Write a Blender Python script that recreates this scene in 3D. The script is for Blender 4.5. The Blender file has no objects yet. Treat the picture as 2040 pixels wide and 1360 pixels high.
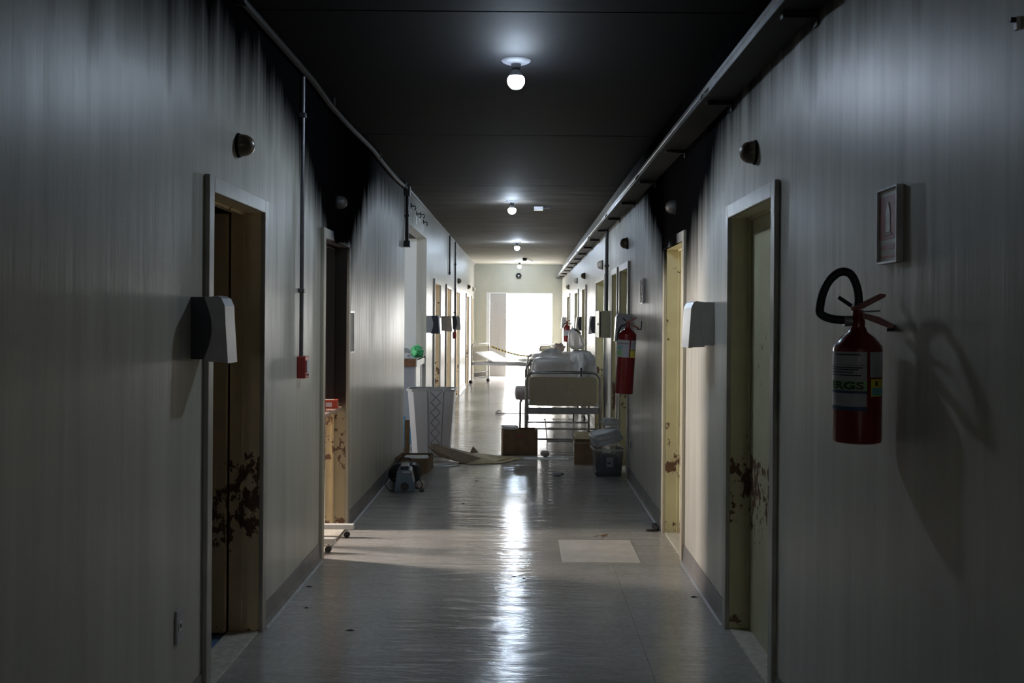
import bpy, bmesh, math, random
from mathutils import Vector, Matrix, noise
PI = math.pi
sc = bpy.context.scene
COL = sc.collection

# ------------------------------------------------------------------ camera
cam = bpy.data.objects.new('camera', bpy.data.cameras.new('camera'))
COL.objects.link(cam)
cam.data.sensor_width = 36.0
cam.data.lens = 2000.0 * 36.0 / 2040.0
cam.data.shift_x = -21.3 / 2040.0
cam.data.shift_y = -44.4 / 2040.0
cam.data.clip_start = 0.05
cam.data.clip_end = 500
cam.matrix_world = Matrix.Translation((0, 0, 1.6)) @ Matrix.Rotation(PI / 2, 4, 'X') @ Matrix.Rotation(0.00737, 4, 'Z')
sc.camera = cam

# ------------------------------------------------------------------ sky, daylight, exposure
SKY = 28.0
BULB = 500.0
world = bpy.data.worlds.new('overcast_sky')
sc.world = world
world.use_nodes = True
bg = world.node_tree.nodes['Background']
bg.inputs[0].default_value = (1.0, 0.985, 0.95, 1)
bg.inputs[1].default_value = SKY
world.cycles.sampling_method = 'NONE' if False else 'AUTOMATIC'
sc.view_settings.view_transform = 'Standard'
sc.view_settings.look = 'None'
sc.view_settings.exposure = 0.0
sc.view_settings.gamma = 1.0
sc.view_settings.use_curve_mapping = False
sc.cycles.max_bounces = 10
sc.cycles.diffuse_bounces = 6
sc.cycles.glossy_bounces = 5
sc.cycles.transparent_max_bounces = 12
sc.cycles.sample_clamp_indirect = 6.0
sc.cycles.caustics_reflective = False
sc.cycles.caustics_refractive = False
sc.cycles.use_denoising = True

def portal(name, loc, normal, w, h):
    l = bpy.data.lights.new(name, 'AREA')
    l.shape = 'RECTANGLE'; l.size = w; l.size_y = h
    l.cycles.is_portal = True
    o = bpy.data.objects.new(name, l)
    zl = -Vector(normal).normalized(); yl = Vector((0, 0, 1)); xl = yl.cross(zl)
    o.matrix_world = Matrix.Translation(loc) @ Matrix((xl, yl, zl)).transposed().to_4x4()
    COL.objects.link(o)

# ------------------------------------------------------------------ dimensions (metres; X right, Y down the corridor)
XL, XR, H, YE, YB = -1.332, 1.08, 3.10, 27.6, -9.0
TH = 0.14
DTOP = 2.13
LDOORS = [('door_1', 4.26, 5.10), ('door_2', 6.68, 7.58), ('door_3', 15.05, 16.08), ('door_4', 17.40, 18.45),
          ('door_5', 19.85, 20.95), ('door_6', 23.50, 24.50), ('door_7', 26.00, 26.72)]
RDOORS = [('door_8', 4.30, 5.20), ('door_9', 6.70, 7.54), ('door_10', 10.22, 11.04), ('door_11', 11.40, 12.00),
          ('door_12', 13.15, 14.62), ('door_13', 17.10, 17.98), ('door_14', 19.45, 20.60), ('door_15', 22.95, 24.10)]
REC = (11.30, 13.86, 2.70)

# portals: the end doorway and the windows of the side rooms
portal('daylight_doorway', (0.18, YE + 0.12, 1.165), (0, -1, 0), 1.26, 2.33)
sunlit = bpy.data.lights.new('sunlit_window', 'AREA'); sunlit.shape = 'RECTANGLE'; sunlit.size = 0.38; sunlit.size_y = 1.8
sunlit.energy = 230.0; sunlit.color = (1.0, 0.87, 0.76)
so = bpy.data.objects.new('sunlit_window_of_burnt_room', sunlit); COL.objects.link(so)
so.matrix_world = Matrix.Translation((-4.0, 7.50, 1.55)) @ Matrix(((0, 0, -1), (-1, 0, 0), (0, 1, 0))).to_4x4()
portal('daylight_recess', (-4.60, 12.2, 1.7), (1, 0, 0), 0.7, 1.0)
portal('daylight_back_window', (-.12, YB - .07, 1.7), (0, 1, 0), .4, .5)
WARDWIN = [15.9, 18.4, 21.2, 24.6]
for wy in WARDWIN:
    portal('daylight_ward', (-5.30, wy, 1.65), (1, 0, 0), 1.2, 1.1)

# ------------------------------------------------------------------ node helpers
class NT:
    def __init__(s, name):
        s.m = bpy.data.materials.new(name); s.m.use_nodes = True
        s.t = s.m.node_tree; s.n = s.t.nodes; s.l = s.t.links
        s.bsdf = s.n['Principled BSDF']; s.out = s.n['Material Output']
    def new(s, typ, **kw):
        n = s.n.new(typ)
        for k, v in kw.items(): setattr(n, k, v)
        return n
    def put(s, sock, v):
        if hasattr(v, 'is_output') or isinstance(v, bpy.types.NodeSocket): s.l.new(v, sock)
        else: sock.default_value = v
    def math(s, op, a, b=None, c=None, clamp=False):
        n = s.new('ShaderNodeMath', operation=op); n.use_clamp = clamp
        s.put(n.inputs[0], a)
        if b is not None: s.put(n.inputs[1], b)
        if c is not None: s.put(n.inputs[2], c)
        return n.outputs[0]
    def mix(s, f, a, b, blend='MIX'):
        n = s.new('ShaderNodeMix', data_type='RGBA', blend_type=blend)
        s.put(n.inputs[0], f); s.put(n.inputs[6], a); s.put(n.inputs[7], b)
        return n.outputs[2]
    def rng(s, v, a, b, c=0.0, d=1.0, smooth=True):
        n = s.new('ShaderNodeMapRange', interpolation_type='SMOOTHSTEP' if smooth else 'LINEAR')
        for i, x in enumerate((v, a, b, c, d)): s.put(n.inputs[i], x)
        return n.outputs[0]
    def noise(s, vec, scale, detail=4, rough=0.55, mul=None):
        if mul is not None:
            mm = s.new('ShaderNodeVectorMath', operation='MULTIPLY'); s.l.new(vec, mm.inputs[0]); mm.inputs[1].default_value = mul
            vec = mm.outputs[0]
        n = s.new('ShaderNodeTexNoise'); s.l.new(vec, n.inputs['Vector'])
        n.inputs['Scale'].default_value = scale; n.inputs['Detail'].default_value = detail; n.inputs['Roughness'].default_value = rough
        return n.outputs[0]
    def pos(s):
        g = s.new('ShaderNodeNewGeometry')
        sp = s.new('ShaderNodeSeparateXYZ'); s.l.new(g.outputs['Position'], sp.inputs[0])
        return g.outputs['Position'], sp.outputs[0], sp.outputs[1], sp.outputs[2]
    def obj(s):
        return s.new('ShaderNodeTexCoord').outputs['Object']
    def bump(s, h, strength, dist):
        n = s.new('ShaderNodeBump'); n.inputs['Strength'].default_value = strength; n.inputs['Distance'].default_value = dist
        s.l.new(h, n.inputs['Height']); s.l.new(n.outputs[0], s.bsdf.inputs['Normal'])
    def set(s, **kw):
        for k, v in kw.items():
            s.put(s.bsdf.inputs[k.replace('_', ' ')], v)
        return s.m

def c4(c): return (c[0], c[1], c[2], 1.0)

def simple(name, col, rough=0.5, metal=0.0, var=0.12, scale=18.0, bump=0.0, spec=0.5):
    t = NT(name); o = t.obj()
    n = t.noise(o, scale, 4)
    d = tuple(x * (1 - var) for x in col); l = tuple(min(1, x * (1 + var)) for x in col)
    t.set(Base_Color=t.mix(t.rng(n, 0.3, 0.7), c4(d), c4(l)), Roughness=rough, Metallic=metal)
    t.bsdf.inputs['Specular IOR Level'].default_value = spec
    if bump: t.bump(n, bump, 0.003)
    return t.m

M = {}
# --- sooty glossy wall paint
def wall_mat(name, soot=True):
    t = NT(name); p, x, y, z = t.pos()
    streak = t.noise(p, 1.0, 5, 0.6, (3.0, 6.0, 0.45))
    fine = t.noise(p, 1.0, 4, 0.6, (14.0, 18.0, 0.9))
    blot = t.noise(p, 0.9, 3)
    paint = t.mix(t.rng(streak, 0.3, 0.75), c4((0.50, 0.485, 0.43)), c4((0.63, 0.61, 0.545)))
    paint = t.mix(t.math('MULTIPLY', t.rng(fine, 0.5, 0.8), 0.14), paint, c4((0.36, 0.345, 0.31)))
    drip = t.noise(p, 1.0, 3, 0.5, (8.0, 15.0, 0.35))
    paint = t.mix(t.math('MULTIPLY', t.rng(drip, 0.58, 0.72), t.rng(y, 7.5, 10.0, 0.0, 0.35)), paint, c4((0.26, 0.245, 0.22)))
    if soot:
        right = t.math('GREATER_THAN', x, 0.0)
        e = t.math('DIVIDE', t.math('SUBTRACT', y, t.math('SUBTRACT', 7.30, t.math('MULTIPLY', right, 0.15))), t.math('ADD', 1.05, t.math('MULTIPLY', right, 0.45)))
        g = t.math('POWER', 2.718, t.math('MULTIPLY', t.math('MULTIPLY', e, e), -1.0))
        zt = t.math('SUBTRACT', t.rng(y, 10.0, 16.0, 2.82, 3.0), t.math('MULTIPLY', g, 0.88))
        zz = t.math('ADD', z, t.math('MULTIPLY', t.math('SUBTRACT', streak, 0.5), 0.5))
        zz = t.math('ADD', zz, t.math('MULTIPLY', t.math('SUBTRACT', fine, 0.5), 0.20))
        s = t.rng(zz, t.math('SUBTRACT', zt, 0.66), t.math('ADD', zt, 0.14))
        far = t.rng(y, 8.5, 17.0, 1.0, 0.40)
        s = t.math('MULTIPLY', s, far)
        # thinner smoke film lower down, heaviest around the burnt room
        e2 = t.math('DIVIDE', t.math('SUBTRACT', y, 8.6), 3.2)
        g2 = t.math('POWER', 2.718, t.math('MULTIPLY', t.math('MULTIPLY', e2, e2), -1.0))
        amt = t.math('ADD', 0.28, t.math('MULTIPLY', g2, 0.38))
        fz = t.math('ADD', z, t.math('MULTIPLY', t.math('SUBTRACT', blot, 0.5), 1.0))
        fz = t.math('ADD', fz, t.math('MULTIPLY', t.math('SUBTRACT', fine, 0.5), 1.6))
        film = t.math('MULTIPLY', t.rng(fz, 0.9, 2.7), amt)
        s = t.math('MAXIMUM', s, film)
        col = t.mix(s, paint, c4((0.0028, 0.0028, 0.0032)))
        rough = t.math('ADD', 0.32, t.math('MULTIPLY', s, 0.30))
        t.put(t.bsdf.inputs['Specular IOR Level'], t.math('SUBTRACT', 0.20, t.math('MULTIPLY', s, 0.20)))
    else:
        col = paint; rough = 0.4
    grain = t.noise(p, 160.0, 2)
    hgt = t.math('ADD', t.math('MULTIPLY', fine, 1.0), t.math('MULTIPLY', grain, 0.10))
    hgt = t.math('ADD', hgt, t.math('MULTIPLY', streak, 1.0))
    t.bump(hgt, 0.24, 0.006)
    t.set(Base_Color=col, Roughness=rough)
    return t.m
M['wall'] = wall_mat('sooty_wall_paint')
M['wall_clean'] = simple('cream_wall_paint', (0.45, 0.44, 0.37), 0.5, var=0.05, scale=2.0)
M['wall_white'] = simple('white_room_paint', (0.72, 0.73, 0.72), 0.6, var=0.04, scale=2.0)
M['wall_char'] = simple('charred_room_plaster', (0.022, 0.021, 0.02), 0.8, var=0.6, scale=2.5)
M['wall_ochre'] = simple('ochre_room_paint', (0.42, 0.25, 0.12), 0.7, var=0.08, scale=2.0)
M['blue_floor'] = simple('blue_room_floor', (0.07, 0.16, 0.28), 0.5, var=0.15, scale=4.0)
M['concrete'] = simple('concrete_slab', (0.3, 0.29, 0.27), 0.8, var=0.2, scale=6.0)
M['pave'] = simple('courtyard_paving', (0.6, 0.58, 0.54), 0.8, var=0.08, scale=1.0)

def ceil_mat():
    t = NT('sooty_ceiling'); p, x, y, z = t.pos()
    n = t.noise(p, 1.0, 5, 0.6, (1.2, 3.5, 1.0))
    yy = t.math('ADD', y, t.math('MULTIPLY', t.math('SUBTRACT', n, 0.5), 4.0))
    a = t.mix(t.rng(yy, 10.8, 13.6), c4((0.0035, 0.0035, 0.004)), c4((0.060, 0.053, 0.047)))
    a = t.mix(t.rng(yy, 13.0, 20.5), a, c4((0.17, 0.158, 0.14)))
    a = t.mix(t.rng(yy, 20.0, 26.5), a, c4((0.50, 0.485, 0.44)))
    a = t.mix(t.rng(y, 5.2, 0.5), a, c4((0.0045, 0.0045, 0.005)))
    t.set(Base_Color=a, Roughness=0.75)
    t.bsdf.inputs['Specular IOR Level'].default_value = 0.04
    t.bump(n, 0.3, 0.01)
    return t.m
M['ceil'] = ceil_mat()

def floor_mat():
    t = NT('vinyl_floor'); p, x, y, z = t.pos()
    big = t.noise(p, 1.3, 4, 0.6)
    mott = t.noise(p, 28.0, 5, 0.7)
    scuff = t.noise(p, 1.0, 5, 0.65, (3.0, 9.0, 1.0))
    a = t.mix(t.rng(mott, 0.3, 0.7), c4((0.36, 0.345, 0.33)), c4((0.45, 0.43, 0.41)))
    a = t.mix(t.math('MULTIPLY', t.rng(big, 0.4, 0.7), 0.35), a, c4((0.20, 0.185, 0.165)))
    a = t.mix(t.math('MULTIPLY', t.rng(scuff, 0.5, 0.75), 0.25), a, c4((0.17, 0.16, 0.15)))
    r = t.math('ADD', 0.08, t.math('MULTIPLY', scuff, 0.14))
    t.bsdf.inputs['Specular IOR Level'].default_value = 0.34
    wave = t.noise(p, 1.0, 4, 0.6, (2.5, 9.0, 1.0))
    hgt = t.math('ADD', t.math('MULTIPLY', wave, 1.0), t.math('MULTIPLY', mott, 0.02))
    t.bump(hgt, 0.55, 0.016)
    t.set(Base_Color=a, Roughness=r)
    return t.m
M['floor'] = floor_mat()
M['patch'] = simple('pale_vinyl_patch', (0.60, 0.56, 0.52), 0.3, var=0.1, scale=9.0)
M['base'] = simple('grey_vinyl_skirting', (0.24, 0.225, 0.22), 0.4, var=0.15, scale=5.0)
M['seal'] = simple('pale_floor_sealant', (0.34, 0.34, 0.34), 0.4)

def peel_mat(name, col, sooty=False):
    t = NT(name); p, x, y, z = t.pos()
    n = t.noise(p, 22.0, 5, 0.65, (1.0, 1.0, 0.7))
    b = t.noise(p, 3.0, 3, 0.5, (1.0, 1.0, 0.8))
    band = t.math('MULTIPLY', t.rng(z, 0.42, 0.55), t.rng(z, 0.98, 0.85))
    low = t.rng(z, 0.14, 0.06)
    amt = t.math('MAXIMUM', t.math('MULTIPLY', band, 0.10), t.math('MULTIPLY', low, 0.10))
    v = t.math('ADD', t.math('ADD', t.math('MULTIPLY', n, 0.55), t.math('MULTIPLY', b, 0.45)), amt)
    m = t.rng(v, 0.625, 0.645)
    base = t.mix(t.rng(t.noise(p, 5.0, 3), 0.3, 0.7), c4(tuple(k * 0.9 for k in col)), c4(col))
    a = t.mix(m, base, c4((0.15, 0.075, 0.045)))
    if sooty:
        s = t.rng(t.math('ADD', z, t.math('MULTIPLY', t.math('SUBTRACT', b, 0.5), 0.6)), 0.84, 1.02)
        a = t.mix(s, a, c4((0.004, 0.0038, 0.0038)))
    t.set(Base_Color=a, Roughness=t.rng(m, 0, 1, 0.38, 0.75))
    t.bump(t.math('SUBTRACT', 1.0, m), 0.5, 0.002)
    return t.m
M['jamb_l'] = peel_mat('ochre_peeling_paint', (0.84, 0.66, 0.42))
M['jamb_b'] = peel_mat('burnt_peeling_paint', (0.50, 0.40, 0.24), True)
M['jamb_r'] = peel_mat('olive_peeling_paint', (0.62, 0.57, 0.37))
M['case'] = simple('grey_door_casing', (0.40, 0.38, 0.34), 0.35, var=0.12, scale=6.0)
def case_soot():
    t = NT('sooty_door_casing'); p, x, y, z = t.pos()
    n = t.noise(p, 6.0, 4)
    m = t.math('MULTIPLY', t.rng(t.math('ADD', z, t.math('MULTIPLY', t.math('SUBTRACT', n, 0.5), 0.3)), 1.75, 2.15), t.rng(y, 6.60, 6.95, 0.55, 1.0))
    t.set(Base_Color=t.mix(m, c4((0.46, 0.42, 0.33)), c4((0.003, 0.003, 0.003))), Roughness=0.5)
    t.put(t.bsdf.inputs['Specular IOR Level'], t.math('SUBTRACT', 0.4, t.math('MULTIPLY', m, 0.4)))
    return t.m
M['case_soot'] = case_soot()
M['leaf_r'] = peel_mat('pale_olive_door_paint', (0.56, 0.54, 0.36))
M['leaf_l'] = peel_mat('brown_door_paint', (0.78, 0.58, 0.34))
M['thresh'] = simple('pale_stone_threshold', (0.55, 0.52, 0.46), 0.5, var=0.15, scale=25.0)
M['steel'] = simple('painted_grey_steel', (0.36, 0.36, 0.38), 0.38, 0.4, var=0.1)
M['zinc'] = simple('galvanised_tray_steel', (0.13, 0.135, 0.15), 0.30, 0.85, var=0.6, scale=4)
M['tray_in'] = simple('sooty_tray_steel', (0.014, 0.014, 0.015), 0.6, 0.0, spec=0.2)
M['pipe'] = simple('grey_conduit_steel', (0.12, 0.12, 0.13), 0.35, 0.5)
M['pipe_dark'] = simple('blackened_conduit', (0.03, 0.03, 0.034), 0.45, 0.2)
M['pipe_soot'] = simple('sooty_plastic_pipe', (0.010, 0.009, 0.008), 0.65, spec=0.08)
M['chrome'] = simple('chromed_tube', (0.34, 0.33, 0.33), 0.2, 0.95, var=0.05)
M['bedpaint'] = simple('white_bed_enamel', (0.70, 0.70, 0.69), 0.35, var=0.05)
M['bedgrey'] = simple('grey_bed_frame_enamel', (0.33, 0.33, 0.35), 0.4, var=0.08)
M['bedpanel'] = simple('beige_bed_laminate', (0.42, 0.38, 0.29), 0.5, var=0.05)
M['sheet'] = simple('white_vinyl_sheet', (0.82, 0.82, 0.84), 0.5, var=0.04)
M['white'] = simple('white_plastic', (0.72, 0.72, 0.73), 0.3, var=0.03)
M['grey_pl'] = simple('light_grey_plastic', (0.45, 0.44, 0.46), 0.3, var=0.05)
M['beige_pl'] = simple('beige_plastic', (0.52, 0.46, 0.40), 0.35, var=0.05)
M['navy'] = simple('dark_navy_plastic', (0.018, 0.022, 0.035), 0.3, var=0.2)
M['black'] = simple('black_plastic', (0.015, 0.015, 0.017), 0.4, var=0.2)
M['rubber'] = simple('black_rubber', (0.02, 0.02, 0.022), 0.55, var=0.2)
M['red'] = simple('red_enamel', (0.20, 0.012, 0.015), 0.25, var=0.08)
M['redbox'] = simple('red_box_plastic', (0.38, 0.03, 0.03), 0.4, var=0.1)
M['orange_red'] = simple('orange_red_carton', (0.62, 0.10, 0.05), 0.6, var=0.1)
M['label'] = simple('white_label_paper', (0.46, 0.46, 0.50), 0.5, var=0.04)
M['ink'] = simple('dark_label_ink', (0.03, 0.03, 0.04), 0.5)
M['l_green'] = simple('green_label_ink', (0.28, 0.55, 0.25), 0.5)
M['l_navy'] = simple('navy_label_ink', (0.03, 0.07, 0.14), 0.5)
M['l_yellow'] = simple('yellow_label_ink', (0.70, 0.62, 0.08), 0.5)
M['l_cyan'] = simple('cyan_label_ink', (0.16, 0.50, 0.50), 0.5)
M['sign_red'] = simple('dark_red_sign_print', (0.30, 0.06, 0.06), 0.4)
M['sign_cream'] = simple('cream_sign_print', (0.55, 0.52, 0.45), 0.4)
M['alu'] = simple('aluminium_frame', (0.50, 0.50, 0.52), 0.3, 0.8)
M['dome'] = simple('brown_smoked_lamp_dome', (0.10, 0.075, 0.05), 0.3, var=0.2)
M['dome_soot'] = simple('sooty_lamp_dome', (0.035, 0.033, 0.032), 0.5, var=0.3)
M['dome_pale'] = simple('pale_lamp_dome', (0.40, 0.37, 0.32), 0.3, var=0.1)
M['card'] = simple('brown_cardboard', (0.20, 0.13, 0.075), 0.8, var=0.12, scale=12)
M['card_in'] = simple('pale_cardboard_inside', (0.42, 0.33, 0.20), 0.8, var=0.1, scale=12)
M['wood'] = simple('brown_counter_wood', (0.22, 0.10, 0.05), 0.45, var=0.25, scale=9)
M['ply'] = simple('pinkish_table_laminate', (0.55, 0.36, 0.28), 0.5, var=0.08)
M['bluegrey'] = simple('blue_grey_counter_laminate', (0.40, 0.43, 0.50), 0.4, var=0.04)
M['mach'] = simple('slate_blue_machine_plastic', (0.10, 0.15, 0.20), 0.35, var=0.1)
M['green'] = simple('green_plastic_film', (0.10, 0.55, 0.22), 0.35, var=0.25, scale=30)
M['cab'] = simple('olive_grey_cabinet_enamel', (0.36, 0.36, 0.27), 0.4, var=0.06)
M['paper'] = simple('white_paper', (0.75, 0.75, 0.74), 0.7, var=0.05)
M['skyblue'] = simple('bright_blue_plastic', (0.10, 0.42, 0.70), 0.4)
M['fabric'] = simple('grey_pink_blanket', (0.45, 0.39, 0.37), 0.9, var=0.12, scale=30, bump=0.4)
M['flake'] = simple('burnt_flake', (0.02, 0.018, 0.016), 0.8)
M['leafm'] = simple('door_grey_enamel', (0.46, 0.44, 0.43), 0.45, var=0.03)
M['dusk'] = simple('dark_contents', (0.03, 0.035, 0.05), 0.6, var=0.6, scale=14)
M['rose'] = simple('grey_lamp_fitting', (0.05, 0.05, 0.055), 0.6, spec=0.2)

def clear_mat(name, col, trans, rough=0.35, tl_w=0.5):
    t = NT(name)
    o = t.obj(); n = t.noise(o, 14.0, 4, 0.6)
    d = t.new('ShaderNodeBsdfDiffuse'); d.inputs[0].default_value = c4(col)
    tl = t.new('ShaderNodeBsdfTranslucent'); tl.inputs[0].default_value = c4(col)
    tr = t.new('ShaderNodeBsdfTransparent')
    gl = t.new('ShaderNodeBsdfGlossy'); gl.inputs['Roughness'].default_value = rough
    bp = t.new('ShaderNodeBump'); bp.inputs['Strength'].default_value = 0.5; bp.inputs['Distance'].default_value = 0.02
    t.l.new(n, bp.inputs['Height'])
    for s in (d, tl, gl): t.l.new(bp.outputs[0], s.inputs['Normal'])
    a = t.new('ShaderNodeMixShader'); a.inputs[0].default_value = tl_w
    t.l.new(d.outputs[0], a.inputs[1]); t.l.new(tl.outputs[0], a.inputs[2])
    b = t.new('ShaderNodeMixShader'); b.inputs[0].default_value = trans
    t.l.new(a.outputs[0], b.inputs[1]); t.l.new(tr.outputs[0], b.inputs[2])
    fr = t.new('ShaderNodeFresnel'); fr.inputs[0].default_value = 1.45
    c = t.new('ShaderNodeMixShader'); t.l.new(fr.outputs[0], c.inputs[0])
    t.l.new(b.outputs[0], c.inputs[1]); t.l.new(gl.outputs[0], c.inputs[2])
    t.l.new(c.outputs[0], t.out.inputs['Surface'])
    return t.m
M['pinkish'] = clear_mat('pinkish_plastic_film', (0.85, 0.68, 0.62), 0.15, 0.35, 0.6)
M['film'] = clear_mat('clear_plastic_film', (0.86, 0.83, 0.83), 0.25, 0.35, 0.7)
M['film_white'] = clear_mat('cloudy_white_plastic_film', (0.93, 0.93, 0.97), 0.12, 0.35, 0.65)
M['tub'] = clear_mat('frosted_tub_plastic', (0.80, 0.82, 0.86), 0.55, 0.35, 0.4)
M['tub_clear'] = clear_mat('clear_tub_plastic', (0.30, 0.31, 0.34), 0.68, 0.2, 0.3)
M['bin'] = clear_mat('milky_bin_plastic', (0.85, 0.82, 0.85), 0.0, 0.35, 0.2)

def stripe_mat():
    t = NT('yellow_black_tape')
    o = t.obj(); w = t.new('ShaderNodeTexWave'); w.inputs['Scale'].default_value = 4.0
    t.l.new(o, w.inputs[0])
    t.set(Base_Color=t.mix(t.rng(w.outputs[1], 0.48, 0.52), c4((0.75, 0.55, 0.10)), c4((0.10, 0.09, 0.07))), Roughness=0.5)
    return t.m
M['tape'] = stripe_mat()
def bulb_mat():
    t = NT('lit_led_bulb')
    t.set(Base_Color=(1, 1, 1, 1), Emission_Color=(0.68, 0.83, 1.0, 1), Emission_Strength=BULB)
    return t.m
M['bulb'] = bulb_mat()

# ------------------------------------------------------------------ mesh helpers
class MB:
    def __init__(s): s.v = []; s.f = []
    def add(s, vs, fs, mat=None):
        b = len(s.v)
        s.v += [tuple(mat @ Vector(p)) if mat else tuple(p) for p in vs]
        s.f += [tuple(b + i for i in f) for f in fs]
        return s
    def box(s, x0, x1, y0, y1, z0, z1, mat=None):
        if x0 > x1: x0, x1 = x1, x0
        v = [(x0, y0, z0), (x1, y0, z0), (x1, y1, z0), (x0, y1, z0), (x0, y0, z1), (x1, y0, z1), (x1, y1, z1), (x0, y1, z1)]
        return s.add(v, [(0, 3, 2, 1), (4, 5, 6, 7), (0, 1, 5, 4), (1, 2, 6, 5), (2, 3, 7, 6), (3, 0, 4, 7)], mat)
    def lathe(s, prof, n=24, mat=None, cap=True):
        vs = []; fs = []
        for r, z in prof:
            for i in range(n):
                a = 2 * PI * i / n; vs.append((r * math.cos(a), r * math.sin(a), z))
        for k in range(len(prof) - 1):
            for i in range(n):
                j = (i + 1) % n
                fs.append((k * n + i, k * n + j, (k + 1) * n + j, (k + 1) * n + i))
        if cap:
            fs.append(tuple(range(n - 1, -1, -1))); fs.append(tuple((len(prof) - 1) * n + i for i in range(n)))
        return s.add(vs, fs, mat)
    def cyl(s, p0, p1, r, n=12, r2=None):
        p0 = Vector(p0); p1 = Vector(p1); d = p1 - p0
        q = d.to_track_quat('Z', 'Y').to_matrix().to_4x4()
        return s.lathe([(r, 0), (r if r2 is None else r2, d.length)], n, Matrix.Translation(p0) @ q)
    def tube(s, pts, r, n=8):
        pts = [Vector(p) for p in pts]; vs = []; fs = []
        up = None
        for i, p in enumerate(pts):
            t = (pts[min(i + 1, len(pts) - 1)] - pts[max(i - 1, 0)]).normalized()
            if up is None:
                up = Vector((0, 0, 1)) if abs(t.z) < 0.9 else Vector((1, 0, 0))
            a = (up - t * up.dot(t)).normalized(); b = t.cross(a); up = a
            for k in range(n):
                an = 2 * PI * k / n; vs.append(p + a * (r * math.cos(an)) + b * (r * math.sin(an)))
        m = len(pts)
        for i in range(m - 1):
            for k in range(n):
                j = (k + 1) % n
                fs.append((i * n + k, i * n + j, (i + 1) * n + j, (i + 1) * n + k))
        fs.append(tuple(range(n - 1, -1, -1))); fs.append(tuple((m - 1) * n + k for k in range(n)))
        return s.add(vs, fs)
    def prism(s, poly, axis, a0, a1, mat=None):
        # poly: 2-D outline; axis 'y': (x,z) outline extruded along y; 'z': (x,y) along z; 'x': (y,z) along x
        n = len(poly)
        def P(u, w, t):
            return {'y': (u, t, w), 'z': (u, w, t), 'x': (t, u, w)}[axis]
        vs = [P(u, w, a0) for u, w in poly] + [P(u, w, a1) for u, w in poly]
        fs = [tuple(range(n)), tuple(range(2 * n - 1, n - 1, -1))]
        fs += [(i, n + i, n + (i + 1) % n, (i + 1) % n) for i in range(n)]
        return s.add(vs, fs, mat)
    def build(s, name, mat, parent=None, smooth=False, loc=None, bevel=0.0):
        me = bpy.data.meshes.new(name); me.from_pydata(s.v, [], s.f); 
        bm = bmesh.new(); bm.from_mesh(me); bmesh.ops.recalc_face_normals(bm, faces=bm.faces); bm.to_mesh(me); bm.free()
        me.materials.append(mat)
        if smooth:
            for p in me.polygons: p.use_smooth = True
            try: me.set_sharp_from_angle(angle=math.radians(40))
            except Exception: pass
        o = bpy.data.objects.new(name, me); COL.objects.link(o)
        if loc is not None: o.location = loc
        if parent: o.parent = parent
        if bevel:
            b = o.modifiers.new('bevel', 'BEVEL'); b.width = bevel; b.segments = 2; b.limit_method = 'ANGLE'
        return o

def tag(o, label, cat, group=None, kind=None):
    o['label'] = label; o['category'] = cat
    if group: o['group'] = group
    if kind: o['kind'] = kind
    return o
def struct(o, label=None):
    o['kind'] = 'structure'
    if label: o['label'] = label
    return o
def thing(name, label, cat, loc=(0, 0, 0), rz=0.0, group=None):
    o = bpy.data.objects.new(name, None); COL.objects.link(o)
    o.location = loc; o.rotation_euler = (0, 0, rz); o.empty_display_size = 0.1
    return tag(o, label, cat, group)
def dup(root, loc, rz, label, group=None):
    r = root.copy(); COL.objects.link(r); r.location = loc; r.rotation_euler = (0, 0, rz); r['label'] = label
    if group: r['group'] = group
    for ch in list(root.children):
        c = ch.copy(); COL.objects.link(c); c.parent = r
        for g in list(ch.children):
            d = g.copy(); COL.objects.link(d); d.parent = c
    return r
def rrect(w, h, r, n=5):
    pts = []
    for cx, cy, a0 in ((w / 2 - r, h / 2 - r, 0), (-w / 2 + r, h / 2 - r, 90), (-w / 2 + r, -h / 2 + r, 180), (w / 2 - r, -h / 2 + r, 270)):
        for i in range(n + 1):
            a = math.radians(a0 + 90 * i / n); pts.append((cx + r * math.cos(a), cy + r * math.sin(a)))
    return pts
def blob(name, size, mat, seed=0, sq=3.0, amp=0.12, freq=2.0, parent=None, loc=(0, 0, 0), rot=(0, 0, 0), sub=4, fold=0.03):
    # a soft crumpled bundle: super-ellipsoid with noise folds, resting on z = 0
    bm = bmesh.new(); bmesh.ops.create_icosphere(bm, subdivisions=sub, radius=1.0)
    off = Vector((seed * 7.3, seed * 3.1, seed * 5.7))
    for v in bm.verts:
        d = v.co.normalized()
        k = (abs(d.x) ** sq + abs(d.y) ** sq + abs(d.z) ** sq) ** (-1.0 / sq)
        f = 1 + amp * noise.noise(d * freq + off) + fold * (1 - abs(noise.noise(d * freq * 4 + off)) * 4)
        p = d * k * f
        v.co = Vector((p.x * size[0] / 2, p.y * size[1] / 2, max(p.z, -0.97) * size[2] / 2))
    zmin = min(v.co.z for v in bm.verts)
    for v in bm.verts: v.co.z -= zmin
    me = bpy.data.meshes.new(name); bm.to_mesh(me); bm.free(); me.materials.append(mat)
    for p in me.polygons: p.use_smooth = True
    o = bpy.data.objects.new(name, me); COL.objects.link(o); o.location = loc; o.rotation_euler = rot
    if parent: o.parent = parent
    return o

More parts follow.
